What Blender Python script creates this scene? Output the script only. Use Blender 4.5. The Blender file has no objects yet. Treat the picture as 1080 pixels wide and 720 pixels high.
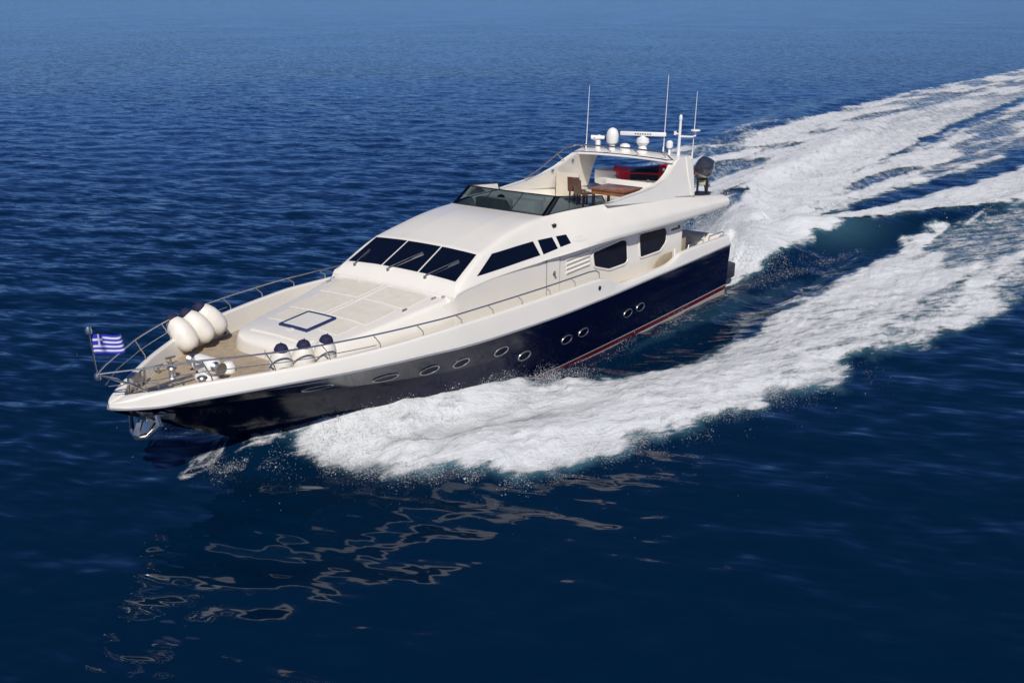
import bpy, bmesh, math, random
import numpy as np
from mathutils import Vector, Matrix

C = bpy.context.scene.collection
random.seed(4)
rng = np.random.default_rng(7)
R = math.radians

# ------------------------------------------------------------------ camera
CAM = (37.285, 20.471, 10.945)
YAW, PITCH, ROLL = R(217.0157), R(17.7885), R(-0.0786)
fv = Vector((math.cos(YAW)*math.cos(PITCH), math.sin(YAW)*math.cos(PITCH), -math.sin(PITCH)))
rv = Vector((math.sin(YAW), -math.cos(YAW), 0)); uv = rv.cross(fv)
rr = rv*math.cos(ROLL)+uv*math.sin(ROLL); uu = -rv*math.sin(ROLL)+uv*math.cos(ROLL)
cd = bpy.data.cameras.new('camera'); cam = bpy.data.objects.new('camera', cd); C.objects.link(cam)
M = Matrix((rr, uu, -fv)).transposed().to_4x4(); M.translation = CAM; cam.matrix_world = M
cd.sensor_width = 36; cd.lens = 1131.84/1080*36; cd.clip_start = .5; cd.clip_end = 90000
bpy.context.scene.camera = cam

# ------------------------------------------------------------------ light
SUN_AZ, SUN_EL = R(42), R(44)
wd = bpy.data.worlds.new('World'); bpy.context.scene.world = wd; wd.use_nodes = True
nt = wd.node_tree; bg = nt.nodes['Background']
sky = nt.nodes.new('ShaderNodeTexSky'); sky.sky_type = 'NISHITA'; sky.sun_disc = False
sky.sun_elevation = SUN_EL; sky.sun_rotation = math.pi/2-SUN_AZ; sky.altitude = 3000; sky.air_density = 1.0; sky.dust_density = 0; sky.ozone_density = 3.0
tint = nt.nodes.new('ShaderNodeMix'); tint.data_type = 'RGBA'; tint.blend_type = 'MULTIPLY'; tint.inputs[0].default_value = 1; tint.inputs[7].default_value = (.215, .35, .66, 1)
nt.links.new(sky.outputs[0], tint.inputs[6]); nt.links.new(tint.outputs[2], bg.inputs[0]); bg.inputs[1].default_value = 0.085
sl = bpy.data.lights.new('sun', 'SUN'); so = bpy.data.objects.new('sun', sl); C.objects.link(so)
sl.energy = 4.0; sl.angle = R(.53); sl.color = (1, .962, .905)
so.rotation_euler = Vector((math.cos(SUN_AZ)*math.cos(SUN_EL), math.sin(SUN_AZ)*math.cos(SUN_EL), math.sin(SUN_EL))).to_track_quat('Z', 'Y').to_euler()
so.location = (30, 20, 40)
vs = bpy.context.scene.view_settings
vs.view_transform = 'Standard'; vs.look = 'None'; vs.gamma = 1; vs.exposure = 0.0; vs.use_curve_mapping = False

# ------------------------------------------------------------------ numeric helpers
#CURVES-BEGIN
def pchip(xk, yk):
    o = np.argsort(xk); xk = np.array(xk, float)[o]; yk = np.array(yk, float)[o]
    h = np.diff(xk); d = np.diff(yk)/h; m = np.zeros_like(yk)
    for i in range(1, len(xk)-1):
        if d[i-1]*d[i] > 0:
            w1 = 2*h[i]+h[i-1]; w2 = h[i]+2*h[i-1]
            m[i] = (w1+w2)/(w1/d[i-1]+w2/d[i])
    m[0], m[-1] = d[0], d[-1]
    def f(x):
        x = min(max(float(x), xk[0]), xk[-1]); i = min(int(np.searchsorted(xk, x, 'right'))-1, len(h)-1)
        i = max(i, 0); t = (x-xk[i])/h[i]
        return float((2*t**3-3*t**2+1)*yk[i]+(t**3-2*t**2+t)*h[i]*m[i]+(-2*t**3+3*t**2)*yk[i+1]+(t**3-t**2)*h[i]*m[i+1])
    return f
def cv(**k): return k
def crv(*p): return pchip([a for a, b in p], [b for a, b in p])
def lin(*p):
    o = sorted(p); xs = [a for a, b in o]; ys = [b for a, b in o]
    return lambda x: float(np.interp(x, xs, ys))

# hull guide curves, x runs from the transom (0) to the nose (25), z = 0.5 is about the water
z_keel = crv((0, -.15), (8, -.5), (16, -.5), (19, -.15), (20.7, .3), (22.0, .86), (22.95, 1.32), (24.1, 1.95), (24.8, 2.28), (25, 2.42))
z_chine = crv((0, .55), (6, .35), (12, .2), (16, .32), (18, .55), (20, .85), (21.5, 1.1), (22.95, 1.4), (24.1, 2.0), (25, 2.43))
y_chine = crv((0, 2.72), (6, 2.8), (11, 2.78), (14.3, 2.62), (16, 2.3), (18, 1.72), (20, .98), (21.5, .5), (22.95, .14), (24.1, .05), (25, .015))
y_rub = crv((0, 2.84), (3, 2.98), (6, 3.12), (10, 3.35), (13, 3.42), (16.6, 3.36), (18, 3.2), (19.3, 2.97), (21.2, 2.42), (22.6, 1.72), (23.57, 1.12), (24.3, .64), (24.7, .36), (24.92, .15), (25, .02))
z_rub = crv((0, 2.55), (5.6, 2.47), (11.7, 2.46), (15.4, 2.5), (18.5, 2.6), (21.2, 2.63), (22.6, 2.56), (23.57, 2.48), (24.3, 2.41), (25, 2.44))
z_cap = crv((0, 2.89), (3.5, 2.93), (4.2, 2.91), (4.85, 2.74), (5.4, 2.67), (8.2, 2.66), (8.9, 2.76), (9.6, 3.03), (10.1, 3.1), (13, 3.12), (16.64, 3.12), (17.98, 3.08), (19.3, 3.03), (20.65, 2.99), (21.9, 2.93), (23.14, 2.86), (24.3, 2.72), (25, 2.56))
z_deck = lin((0, 1.95), (3.9, 1.95), (4.0, 2.38), (12, 2.40), (22, 2.46), (25, 2.47))
def y_cap(x): return max(y_rub(x)-.07*min(1, (25-x)/1.5), .012)
def capw(x): return min(.17+max(0, (x-24.1))*.5, y_cap(x)*.96)
def knuckle(x):
    zc, yc, zr, yr = z_chine(x), y_chine(x), z_rub(x), y_rub(x)
    t = min(max((x-14)/9, 0), 1)
    return yc+(yr-yc)*(.62-.22*t), zc+(zr-zc)*(.63-.03*t)
def hull_side(x):
    yk, zk = knuckle(x)
    P = [(y_chine(x), z_chine(x)), (yk, zk), (y_rub(x), z_rub(x))]
    out = []
    for (a, b), n, bul in ((P[:2], 6, .03), (P[1:], 6, .02)):
        for i in range(n):
            t = i/n; s = 4*t*(1-t)
            out.append((a[0]+(b[0]-a[0])*t+bul*s*(1 if x < 18 else max(0, 1-(x-18)/3)), a[1]+(b[1]-a[1])*t))
        if bul == .03: out.append((b[0], b[1]-.006)); out.append((b[0]+.006*min(1, (25-x)/2), b[1]+.006))
    out = [p for k, p in enumerate(out)]
    out.append(P[2])
    return out
def hull_y(x, z):
    P = hull_side(x)
    return float(np.interp(z, [p[1] for p in P], [p[0] for p in P]))

# upper moulding (deckhouse front, roof, flybridge tub, aft overhang)
y_b = crv((15.9, 2.36), (14.24, 2.41), (12.5, 2.46), (10.7, 2.6), (8.7, 2.72), (4, 2.79), (.3, 2.79))
z_b = crv((15.9, 3.46), (15.8, 3.56), (15, 3.70), (14.24, 3.78), (12.5, 3.86), (10.7, 3.93), (8.7, 4.0), (4, 4.0), (.3, 4.05))
y_1 = crv((15.9, 2.35), (14.24, 2.39), (12.5, 2.43), (11, 2.52), (9.5, 2.66), (8.7, 2.74), (4, 2.82), (.3, 2.82))
def z_1(x): return z_b(x)+.05+.06*min(1, max(0, (11-x)/2))
y_2 = crv((15.9, 2.34), (15.6, 2.27), (14.36, 2.1), (13, 2.1), (12, 2.14), (11, 2.24), (9.5, 2.5), (7.6, 2.7), (5, 2.8), (.3, 2.82))
z_2 = crv((15.9, 3.52), (15.6, 3.74), (14.36, 4.38), (13.6, 4.48), (12, 4.5), (11, 4.49), (9.5, 4.45), (7.6, 4.39), (5, 4.38), (.3, 4.33))
y_3 = crv((15.9, 2.3), (15.6, 2.16), (14.36, 2.0), (13, 1.95), (12, 1.92), (11, 1.9), (9.5, 2.08), (8, 2.22), (5, 2.36), (2.5, 2.42), (.3, 2.55))
_z3a = lin((15.9, 3.53), (15.84, 3.58), (15.62, 3.80), (14.36, 4.46))
_z3b = crv((14.36, 4.46), (13.6, 4.65), (12.6, 4.86), (11.6, 4.99), (11, 5.03), (9.5, 5.08), (8, 5.07), (5, 4.87), (2.5, 4.64), (.3, 4.46))
def z_3(x): return _z3a(x) if x > 14.36 else _z3b(x)
crown = crv((15.9, .05), (15.6, .09), (14.36, .07), (12.5, .09), (11, .03))
z_in = lin((10.98, 5.04), (10.9, 5.0), (10.3, 4.93), (10.2, 4.9), (10.12, 4.42), (.3, 4.42))
def fillet(P, rad, n=4):
    out = []
    for i, p in enumerate(P):
        r = rad[i]
        if i == 0 or i == len(P)-1 or r <= 0: out.append(tuple(p)); continue
        a, b = np.array(P[i-1], float), np.array(P[i+1], float); p = np.array(p, float)
        la, lb = np.linalg.norm(a-p), np.linalg.norm(b-p)
        ra, rb = min(r, la*.45), min(r, lb*.45)
        A = p+(a-p)*ra/max(la, 1e-6); B = p+(b-p)*rb/max(lb, 1e-6)
        for k in range(n+1):
            t = k/n; out.append(tuple((1-t)**2*A+2*t*(1-t)*p+t*t*B))
    return out
def upper_section(x):
    zb, yb = z_b(x), y_b(x); yw = min(2.34, yb-.03) if x < 12 else yb-.03
    y3, z3 = y_3(x), z_3(x)
    if x >= 10.985:
        c = crown(x); top = [(y3*.8, z3+c*.4), (y3*.45, z3+c*.85), (0, z3+c)]
    else:
        zi = min(z_in(x), z3-.01); top = [(y3-.13, z3+.012), (y3-.2-.02*(z3-zi), zi), (0, zi+.01)]
    k = min(1, max(.15, (15.9-x)/1.0))
    return fillet([(0, zb-.05), (yw, zb-.05), (yb, zb), (y_1(x), z_1(x)), (y_2(x), z_2(x)), (y3, z3)]+top,
                  [0, 0, .02, .04*k, .12*k if x > 11 else .16, .14*k if x > 11 else .07, .05, .05, 0])
def side_y(x, z):
    P = upper_section(x); P = [p for p in P[2:] if p[1] <= z_3(x)+.02]
    best = None
    for a, b in zip(P[:-1], P[1:]):
        if (a[1]-z)*(b[1]-z) <= 0 and abs(a[1]-b[1]) > 1e-6:
            y = a[0]+(b[0]-a[0])*(z-a[1])/(b[1]-a[1])
            if best is None or y > best: best = y
    return best if best is not None else y_1(x)
def top_z(x, y):
    P = upper_section(x)[::-1]
    ys = [p[0] for p in P]; zs = [p[1] for p in P]
    k = int(np.argmax(ys)) if max(ys) > 0 else len(ys)-1
    return float(np.interp(abs(y), ys[:k+1], zs[:k+1]))
# foredeck trunk
w_trk = crv((20.55, .02), (20.53, .6), (20.48, 1.05), (20.3, 1.45), (19.9, 1.72), (19, 1.92), (17.5, 2.13), (15.9, 2.36), (15, 2.36))
zt_trk = crv((20.55, 2.72), (20.45, 2.84), (20.25, 2.93), (19.8, 3.0), (19, 3.09), (17.5, 3.28), (15.9, 3.5), (15, 3.55))
def trk_section(x):
    w, zt = w_trk(x), zt_trk(x)
    return fillet([(w+.0, 2.36), (w, 2.36+.55*(zt-2.36)), (w*.94-.04, zt-.03), (w*.45, zt+.035), (0, zt+.05)], [0, .1, .13, .3, 0], 5)
def trk_z(x, y):
    P = trk_section(x)[::-1]; return float(np.interp(abs(y), [p[0] for p in P], [p[1] for p in P]))
#CURVES-END

# ------------------------------------------------------------------ mesh builder
class MB:
    def __init__(s): s.v = []; s.f = []; s.m = []
    def add(s, v, f, mi=0):
        o = len(s.v); s.v += [tuple(float(c) for c in p) for p in v]; s.f += [tuple(i+o for i in q) for q in f]; s.m += [mi]*len(f); return s
    def grid(s, rows, mi=0, closed=False, cap=False):
        n = len(rows[0]); v = [p for r in rows for p in r]; f = []
        for i in range(len(rows)-1):
            for j in range(n if closed else n-1):
                k = (j+1) % n; f.append((i*n+j, i*n+k, (i+1)*n+k, (i+1)*n+j))
        if cap: f.append(tuple(range(n))); f.append(tuple((len(rows)-1)*n+j for j in range(n)))
        return s.add(v, f, mi)
    def box(s, lo, hi, mi=0, mat=None):
        v = [Vector((x, y, z)) for x in (lo[0], hi[0]) for y in (lo[1], hi[1]) for z in (lo[2], hi[2])]
        if mat: v = [mat@p for p in v]
        return s.add(v, [(0, 1, 3, 2), (4, 6, 7, 5), (0, 4, 5, 1), (2, 3, 7, 6), (0, 2, 6, 4), (1, 5, 7, 3)], mi)
    def tube(s, P, r, n=8, mi=0, closed=False):
        P = [Vector(p) for p in P]; rows = []; N = None
        rs = r if isinstance(r, (list, tuple)) else [r]*len(P)
        for i, p in enumerate(P):
            if closed: t = P[(i+1) % len(P)]-P[i-1]
            else: t = P[min(i+1, len(P)-1)]-P[max(i-1, 0)]
            t.normalize()
            if N is None: N = t.orthogonal().normalized()
            N = (N-t*N.dot(t)).normalized(); B = t.cross(N)
            rows.append([p+(N*math.cos(a)+B*math.sin(a))*rs[i] for a in [2*math.pi*k/n for k in range(n)]])
        if closed: rows.append(rows[0]); return s.grid(rows, mi, True)
        return s.grid(rows, mi, True, True)
    def lathe(s, prof, mat=None, n=16, mi=0):
        rows = []
        for r, z in prof:
            rows.append([((mat or Matrix())@Vector((r*math.cos(a), r*math.sin(a), z))) for a in [2*math.pi*k/n for k in range(n)]])
        return s.grid(rows, mi, True, True)
    def panel(s, pts, nrm, th, mi=0):
        n = len(pts); nrm = Vector(nrm).normalized(); a = [Vector(p) for p in pts]; b = [p-nrm*th for p in a]
        return s.add(a+b, [tuple(range(n)), tuple(range(2*n-1, n-1, -1))]+[(i, n+i, n+(i+1) % n, (i+1) % n) for i in range(n)], mi)
    def build(s, name, mats, parent=None, ang=35, bevel=0):
        bm = bmesh.new(); vs_ = [bm.verts.new(p) for p in s.v]
        for q, mi in zip(s.f, s.m):
            q2 = []
            for i in q:
                if not q2 or (vs_[i].co-vs_[q2[-1]].co).length > 1e-7: q2.append(i)
            if len(q2) > 2 and (vs_[q2[0]].co-vs_[q2[-1]].co).length <= 1e-7: q2.pop()
            if len(set(q2)) < 3: continue
            try: f = bm.faces.new([vs_[i] for i in q2]); f.material_index = mi
            except ValueError: pass
        bmesh.ops.remove_doubles(bm, verts=bm.verts, dist=1e-5)
        if bevel:
            ed = [e for e in bm.edges if len(e.link_faces) == 2 and e.calc_face_angle(0) > R(40)]
            bmesh.ops.bevel(bm, geom=ed, offset=bevel, segments=2, affect='EDGES', profile=.5, clamp_overlap=True)
        bmesh.ops.recalc_face_normals(bm, faces=bm.faces)
        for f in bm.faces: f.smooth = True
        for e in bm.edges:
            if len(e.link_faces) == 2 and e.calc_face_angle(0) > R(ang): e.smooth = False
        me = bpy.data.meshes.new(name); bm.to_mesh(me); bm.free()
        for m in (mats if isinstance(mats, (list, tuple)) else [mats]): me.materials.append(m)
        o = bpy.data.objects.new(name, me); C.objects.link(o)
        if parent: o.parent = parent
        return o
def tag(o, label=None, cat=None, group=None, kind=None):
    for k, v in (('label', label), ('category', cat), ('group', group), ('kind', kind)):
        if v: o[k] = v
    return o
def copy_tree(o, parent=None):
    c = o.copy(); C.objects.link(c)
    if parent: c.parent = parent
    for ch in [q for q in bpy.data.objects if q.parent == o]: copy_tree(ch, c)
    return c
TRIM = R(1.149)
ct, st = math.cos(TRIM), math.sin(TRIM)
BOAT = Matrix(((ct, 0, -st, 8-8*ct), (0, 1, 0, 0), (st, 0, ct, -.5-8*st), (0, 0, 0, 1)))
def empty(name, mat):
    o = bpy.data.objects.new(name, None); C.objects.link(o); o.matrix_world = mat; o.empty_display_size = .2; return o

# ------------------------------------------------------------------ materials
def mat(name, col, rough=.4, metal=0, spec=.5, coat=0, var=.06, vscale=3, bump=0, bscale=60):
    m = bpy.data.materials.new(name); m.use_nodes = True; n = m.node_tree; p = n.nodes['Principled BSDF']
    p.inputs['Roughness'].default_value = rough; p.inputs['Metallic'].default_value = metal
    p.inputs['Specular IOR Level'].default_value = spec; p.inputs['Coat Weight'].default_value = coat; p.inputs['Coat Roughness'].default_value = .05
    tc = n.nodes.new('ShaderNodeTexCoord'); nz = n.nodes.new('ShaderNodeTexNoise'); nz.inputs['Scale'].default_value = vscale; nz.inputs['Detail'].default_value = 5
    n.links.new(tc.outputs['Object'], nz.inputs['Vector'])
    rp = n.nodes.new('ShaderNodeValToRGB'); n.links.new(nz.outputs['Fac'], rp.inputs['Fac'])
    e = rp.color_ramp.elements
    e[0].position, e[1].position = .3, .7
    e[0].color = tuple(c*(1-var) for c in col)+(1,); e[1].color = tuple(min(1, c*(1+var)) for c in col)+(1,)
    n.links.new(rp.outputs['Color'], p.inputs['Base Color'])
    if bump:
        b = n.nodes.new('ShaderNodeBump'); b.inputs['Strength'].default_value = bump; b.inputs['Distance'].default_value = .01
        n2 = n.nodes.new('ShaderNodeTexNoise'); n2.inputs['Scale'].default_value = bscale; n2.inputs['Detail'].default_value = 3
        n.links.new(tc.outputs['Object'], n2.inputs['Vector']); n.links.new(n2.outputs['Fac'], b.inputs['Height']); n.links.new(b.outputs['Normal'], p.inputs['Normal'])
    return m
GEL = mat('gelcoat_white', (.82, .782, .705), .24, coat=.4, var=.02, vscale=1.2)
GELR = mat('gelcoat_rib', (.79, .75, .68), .35, coat=.2, var=.03)
NSK = mat('nonskid_cream', (.70, .655, .56), .7, var=.05, vscale=4, bump=.4, bscale=140)
BEIGE = mat('coaming_beige', (.62, .56, .46), .5, var=.04)
GLASS = mat('tinted_glass', (.0035, .006, .017), .05, spec=.26, var=.1)
SGLASS = mat('saloon_glass', (.002, .004, .016), .06, spec=.05, var=.1)
BLACKP = mat('black_trim', (.012, .013, .016), .35, var=.1)
STEEL = mat('stainless_steel', (.66, .64, .60), .34, 1, var=.08, vscale=8)
DSTEEL = mat('dull_steel', (.42, .42, .41), .35, .9, var=.15, vscale=9)
WHITEP = mat('white_plastic', (.80, .79, .77), .35, var=.02)
FEND = mat('fender_vinyl', (.78, .735, .65), .45, var=.05, vscale=5, bump=.15, bscale=40)
NAVYC = mat('navy_cloth', (.012, .013, .05), .8, var=.2, vscale=9, bump=.5, bscale=70)
WOOD = mat('varnished_wood', (.24, .085, .03), .3, coat=.5, var=.3, vscale=7)
WOODD = mat('dark_wood', (.095, .035, .018), .4, var=.3, vscale=7)
RED = mat('red_vinyl', (.72, .018, .04), .45, var=.12, vscale=6)
GREYP = mat('grey_paint', (.17, .18, .19), .4, var=.1)
CUSH = mat('white_cushion', (.76, .73, .67), .7, var=.04, vscale=5, bump=.2, bscale=30)
COWL = mat('outboard_cowl', (.06, .066, .08), .18, .35, coat=.8, var=.15)
CREAM = mat('cream_plastic', (.55, .50, .33), .5, var=.1)
NAVYP = mat('navy_frame', (.012, .03, .115), .3, var=.1)
FBLUE = mat('flag_blue', (.035, .035, .55), .8, var=.08)
FWHITE = mat('flag_white', (.78, .78, .84), .8, var=.04)
PLAT = mat('platform_grey', (.035, .038, .05), .5, var=.2, vscale=6)
TANP = mat('tan_panel', (.40, .33, .22), .5, var=.1)
RUBM = mat('rub_rail_grey', (.42, .42, .43), .3, .4, var=.08)

def hull_material():
    m = mat('hull_paint', (.003, .0045, .024), .09, spec=.2, coat=0, var=.12, vscale=.7)
    n = m.node_tree; p = n.nodes['Principled BSDF']; rp = [x for x in n.nodes if x.type == 'VALTORGB'][0]
    tc = [x for x in n.nodes if x.type == 'TEX_COORD'][0]
    sx = n.nodes.new('ShaderNodeSeparateXYZ'); n.links.new(tc.outputs['Object'], sx.inputs[0])
    ma = n.nodes.new('ShaderNodeMath'); ma.operation = 'MULTIPLY_ADD'; n.links.new(sx.outputs['X'], ma.inputs[0]); ma.inputs[1].default_value = .032; n.links.new(sx.outputs['Z'], ma.inputs[2])
    r2 = n.nodes.new('ShaderNodeValToRGB'); r2.color_ramp.interpolation = 'CONSTANT'
    e = r2.color_ramp.elements
    mp = n.nodes.new('ShaderNodeMapRange'); mp.inputs['From Min'].default_value = .46; mp.inputs['From Max'].default_value = 1.46; n.links.new(ma.outputs[0], mp.inputs['Value'])
    # ramp position p  <->  stripe height .46 + p
    e[0].position = 0; e[0].color = (.50, .45, .36, 1)
    e[1].position = .265; e[1].color = (.62, .60, .56, 1)
    for pos, c in ((.30, (.13, .008, .017, 1)), (.475, (.66, .64, .62, 1)), (.505, (0, 0, 0, 1))):
        q = e.new(pos); q.color = c
    gt = n.nodes.new('ShaderNodeMath'); gt.operation = 'GREATER_THAN'; n.links.new(mp.outputs[0], gt.inputs[0]); n.links.new(mp.outputs[0], r2.inputs[0]); gt.inputs[1].default_value = .505
    mx = n.nodes.new('ShaderNodeMix'); mx.data_type = 'RGBA'; n.links.new(gt.outputs[0], mx.inputs[0]); n.links.new(r2.outputs[0], mx.inputs[6]); n.links.new(rp.outputs[0], mx.inputs[7])
    n.links.new(mx.outputs[2], p.inputs['Base Color'])
    return m
HULL = hull_material()

def teak_material():
    m = mat('teak_planks', (.42, .335, .235), .65, var=.16, vscale=5)
    n = m.node_tree; p = n.nodes['Principled BSDF']; rp = [x for x in n.nodes if x.type == 'VALTORGB'][0]
    tc = [x for x in n.nodes if x.type == 'TEX_COORD'][0]
    w = n.nodes.new('ShaderNodeTexWave'); w.wave_type = 'BANDS'; w.bands_direction = 'Y'; w.inputs['Scale'].default_value = 3.4; w.inputs['Distortion'].default_value = .15
    n.links.new(tc.outputs['Object'], w.inputs['Vector'])
    r2 = n.nodes.new('ShaderNodeValToRGB'); r2.color_ramp.elements[0].position = .02; r2.color_ramp.elements[0].color = (.35, .33, .3, 1); r2.color_ramp.elements[1].position = .12; r2.color_ramp.elements[1].color = (1, 1, 1, 1)
    n.links.new(w.outputs['Fac'], r2.inputs[0])
    mx = n.nodes.new('ShaderNodeMix'); mx.data_type = 'RGBA'; mx.blend_type = 'MULTIPLY'; mx.inputs[0].default_value = 1
    n.links.new(rp.outputs[0], mx.inputs[6]); n.links.new(r2.outputs[0], mx.inputs[7]); n.links.new(mx.outputs[2], p.inputs['Base Color'])
    return m
TEAK = teak_material()

def seethrough_glass():
    m = bpy.data.materials.new('flybridge_glass'); m.use_nodes = True; n = m.node_tree; n.nodes.clear()
    o = n.nodes.new('ShaderNodeOutputMaterial'); t = n.nodes.new('ShaderNodeBsdfTransparent'); t.inputs[0].default_value = (.15, .20, .225, 1)
    g = n.nodes.new('ShaderNodeBsdfGlossy'); g.inputs['Roughness'].default_value = .05; g.inputs[0].default_value = (.9, .95, 1, 1)
    fr = n.nodes.new('ShaderNodeFresnel'); fr.inputs[0].default_value = 1.5
    nz = n.nodes.new('ShaderNodeTexNoise'); nz.inputs['Scale'].default_value = 1.5
    mx = n.nodes.new('ShaderNodeMixShader'); n.links.new(fr.outputs[0], mx.inputs[0]); n.links.new(t.outputs[0], mx.inputs[1]); n.links.new(g.outputs[0], mx.inputs[2]); n.links.new(mx.outputs[0], o.inputs[0])
    return m
FGLASS = seethrough_glass()

# ================================================================== WATER
def vnoise(x, y, seed=0):
    xi, yi = np.floor(x).astype(np.int64), np.floor(y).astype(np.int64); fx, fy = x-xi, y-yi
    fx = fx*fx*fx*(fx*(fx*6-15)+10); fy = fy*fy*fy*(fy*(fy*6-15)+10)
    def h(a, b):
        n = (a*374761393+b*668265263+seed*974711) & 0x7fffffff
        n = ((n ^ (n >> 13))*1274126177) & 0x7fffffff
        n = (n ^ (n >> 16)) & 0xffffff
        return n/float(0xffffff)
    return (h(xi, yi)*(1-fx)+h(xi+1, yi)*fx)*(1-fy)+(h(xi, yi+1)*(1-fx)+h(xi+1, yi+1)*fx)*fy
def fbm(x, y, oct=4, seed=0, gain=.5):
    a, s, t = 1., 0, 0
    for k in range(oct):
        c, q = math.cos(.6*k+.3), math.sin(.6*k+.3)
        s = s+a*vnoise((x*c-y*q)*2**k, (x*q+y*c)*2**k, seed+k*17); t += a; a *= gain
    return s/t
def sstep(a, b, x): t = np.clip((x-a)/(b-a), 0, 1); return t*t*(3-2*t)
def poly_sd(px, py, P):           # signed distance, positive inside
    P = np.array(P); d = np.full(px.shape, 1e9); ins = np.zeros(px.shape, bool)
    for i in range(len(P)):
        a, b = P[i], P[(i+1) % len(P)]; e = b-a; wx, wy = px-a[0], py-a[1]
        t = np.clip((wx*e[0]+wy*e[1])/max(e@e, 1e-9), 0, 1); d = np.minimum(d, (wx-e[0]*t)**2+(wy-e[1]*t)**2)
        c = (a[1] <= py) != (b[1] <= py)
        with np.errstate(divide='ignore', invalid='ignore'):
            xs = a[0]+(py-a[1])*e[0]/np.where(e[1] == 0, 1e-9, e[1])
        ins ^= c & (px < xs)
    return np.where(ins, 1, -1)*np.sqrt(d)
def line_d(px, py, P):            # distance and arclength fraction along a polyline
    P = np.array(P, float); L = np.r_[0, np.cumsum(np.hypot(*np.diff(P, axis=0).T))]; best = np.full(px.shape, 1e9); u = np.zeros(px.shape); sg = np.zeros(px.shape)
    for i in range(len(P)-1):
        a, e = P[i], P[i+1]-P[i]; wx, wy = px-a[0], py-a[1]; t = np.clip((wx*e[0]+wy*e[1])/(e@e), 0, 1)
        d = (wx-e[0]*t)**2+(wy-e[1]*t)**2; k = d < best
        best = np.where(k, d, best); u = np.where(k, (L[i]+t*(L[i+1]-L[i]))/L[-1], u); sg = np.where(k, np.sign(e[0]*wy-e[1]*wx), sg)
    return np.sqrt(best), u, sg

PORT_BAND = [[20.9, 0.35], [20.95, 1.3], [20.85, 2.6], [20.45, 3.81], [19.97, 4.91], [19.12, 6.24], [18.33, 6.78], [16.62, 7.28], [14.51, 7.96], [12.6, 8.61], [10.42, 8.98], [8.0, 9.96], [6.58, 10.24], [5.01, 10.17], [1.84, 11.4], [-0.2, 11.9], [-2.69, 12.4], [-6.29, 12.4], [-9.63, 13.0], [-14.77, 14.2], [-34, 17.8], [-62, 23], [-62, 12], [-32.48, 8.0], [-20.99, 6.9], [-14.56, 5.9], [-10.25, 5.6], [-5.92, 5.65], [-1.96, 5.24], [3.17, 5.63], [6.98, 5.39], [9.65, 5.16], [11.84, 4.15], [13.0, 3.0], [14.01, 2.4], [16.08, 1.2], [17.5, .6], [18.84, 0.2]]
STBD_BAND = [[x, -y] for x, y in PORT_BAND]
STREAK1 = [[-26.71, -12.55], [-37.12, -17.49], [-47.4, -17.77], [-63.8, -19.53], [-91.22, -20.47], [-151.96, -19.72], [-212.23, -17.36], [-330, -16], [-330, -4], [-158.7, -7.84], [-108.88, -9.18], [-68.26, -8.54], [-44.67, -6.56], [-32.62, -6.19], [-23.07, -5.31], [-19.27, -5.34], [-17.5, -7.5]]
STREAK2 = [[-16.5, -6.0], [-17.74, -4.05], [-24.03, -3.94], [-32.52, -4.23], [-45.86, -4.83], [-63.83, -5.64], [-92.1, -6.47], [-140.65, -5.96], [-330, -3], [-330, 6], [-140, 3.6], [-84.17, 3.03], [-51.01, 2.62], [-34.08, 1.33], [-25.35, 0.67], [-18.07, 0.11], [-13.23, -0.44], [-7, -1], [-4, -2.5]]
RIDGE = [[-2.4, -2.6], [-12.7, -3.17], [-15.45, -1.4], [-18.65, 0.92], [-24.48, 2.03], [-31.14, 3.3], [-43.51, 4.29], [-63.85, 6.26], [-110, 8], [-110, 15], [-65, 13.2], [-40.18, 10.03], [-24.91, 8.4], [-19.01, 5.69], [-15.81, 4.35], [-12.8, 3.1], [-11.3, 1.6], [-8.5, 1.6], [-3.6, 2.9], [-0.19, 2.6], [-.1, -2.6]]
CHINE = [[12.07, 3.2], [9.28, 3.1], [-0.52, 2.51], [-1.32, 3.14], [-5.08, 3.94], [-10.47, 3.96], [-9.51, 4.53], [-3.05, 4.79], [1.39, 4.2], [7.18, 3.95], [11.43, 3.7]]

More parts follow.
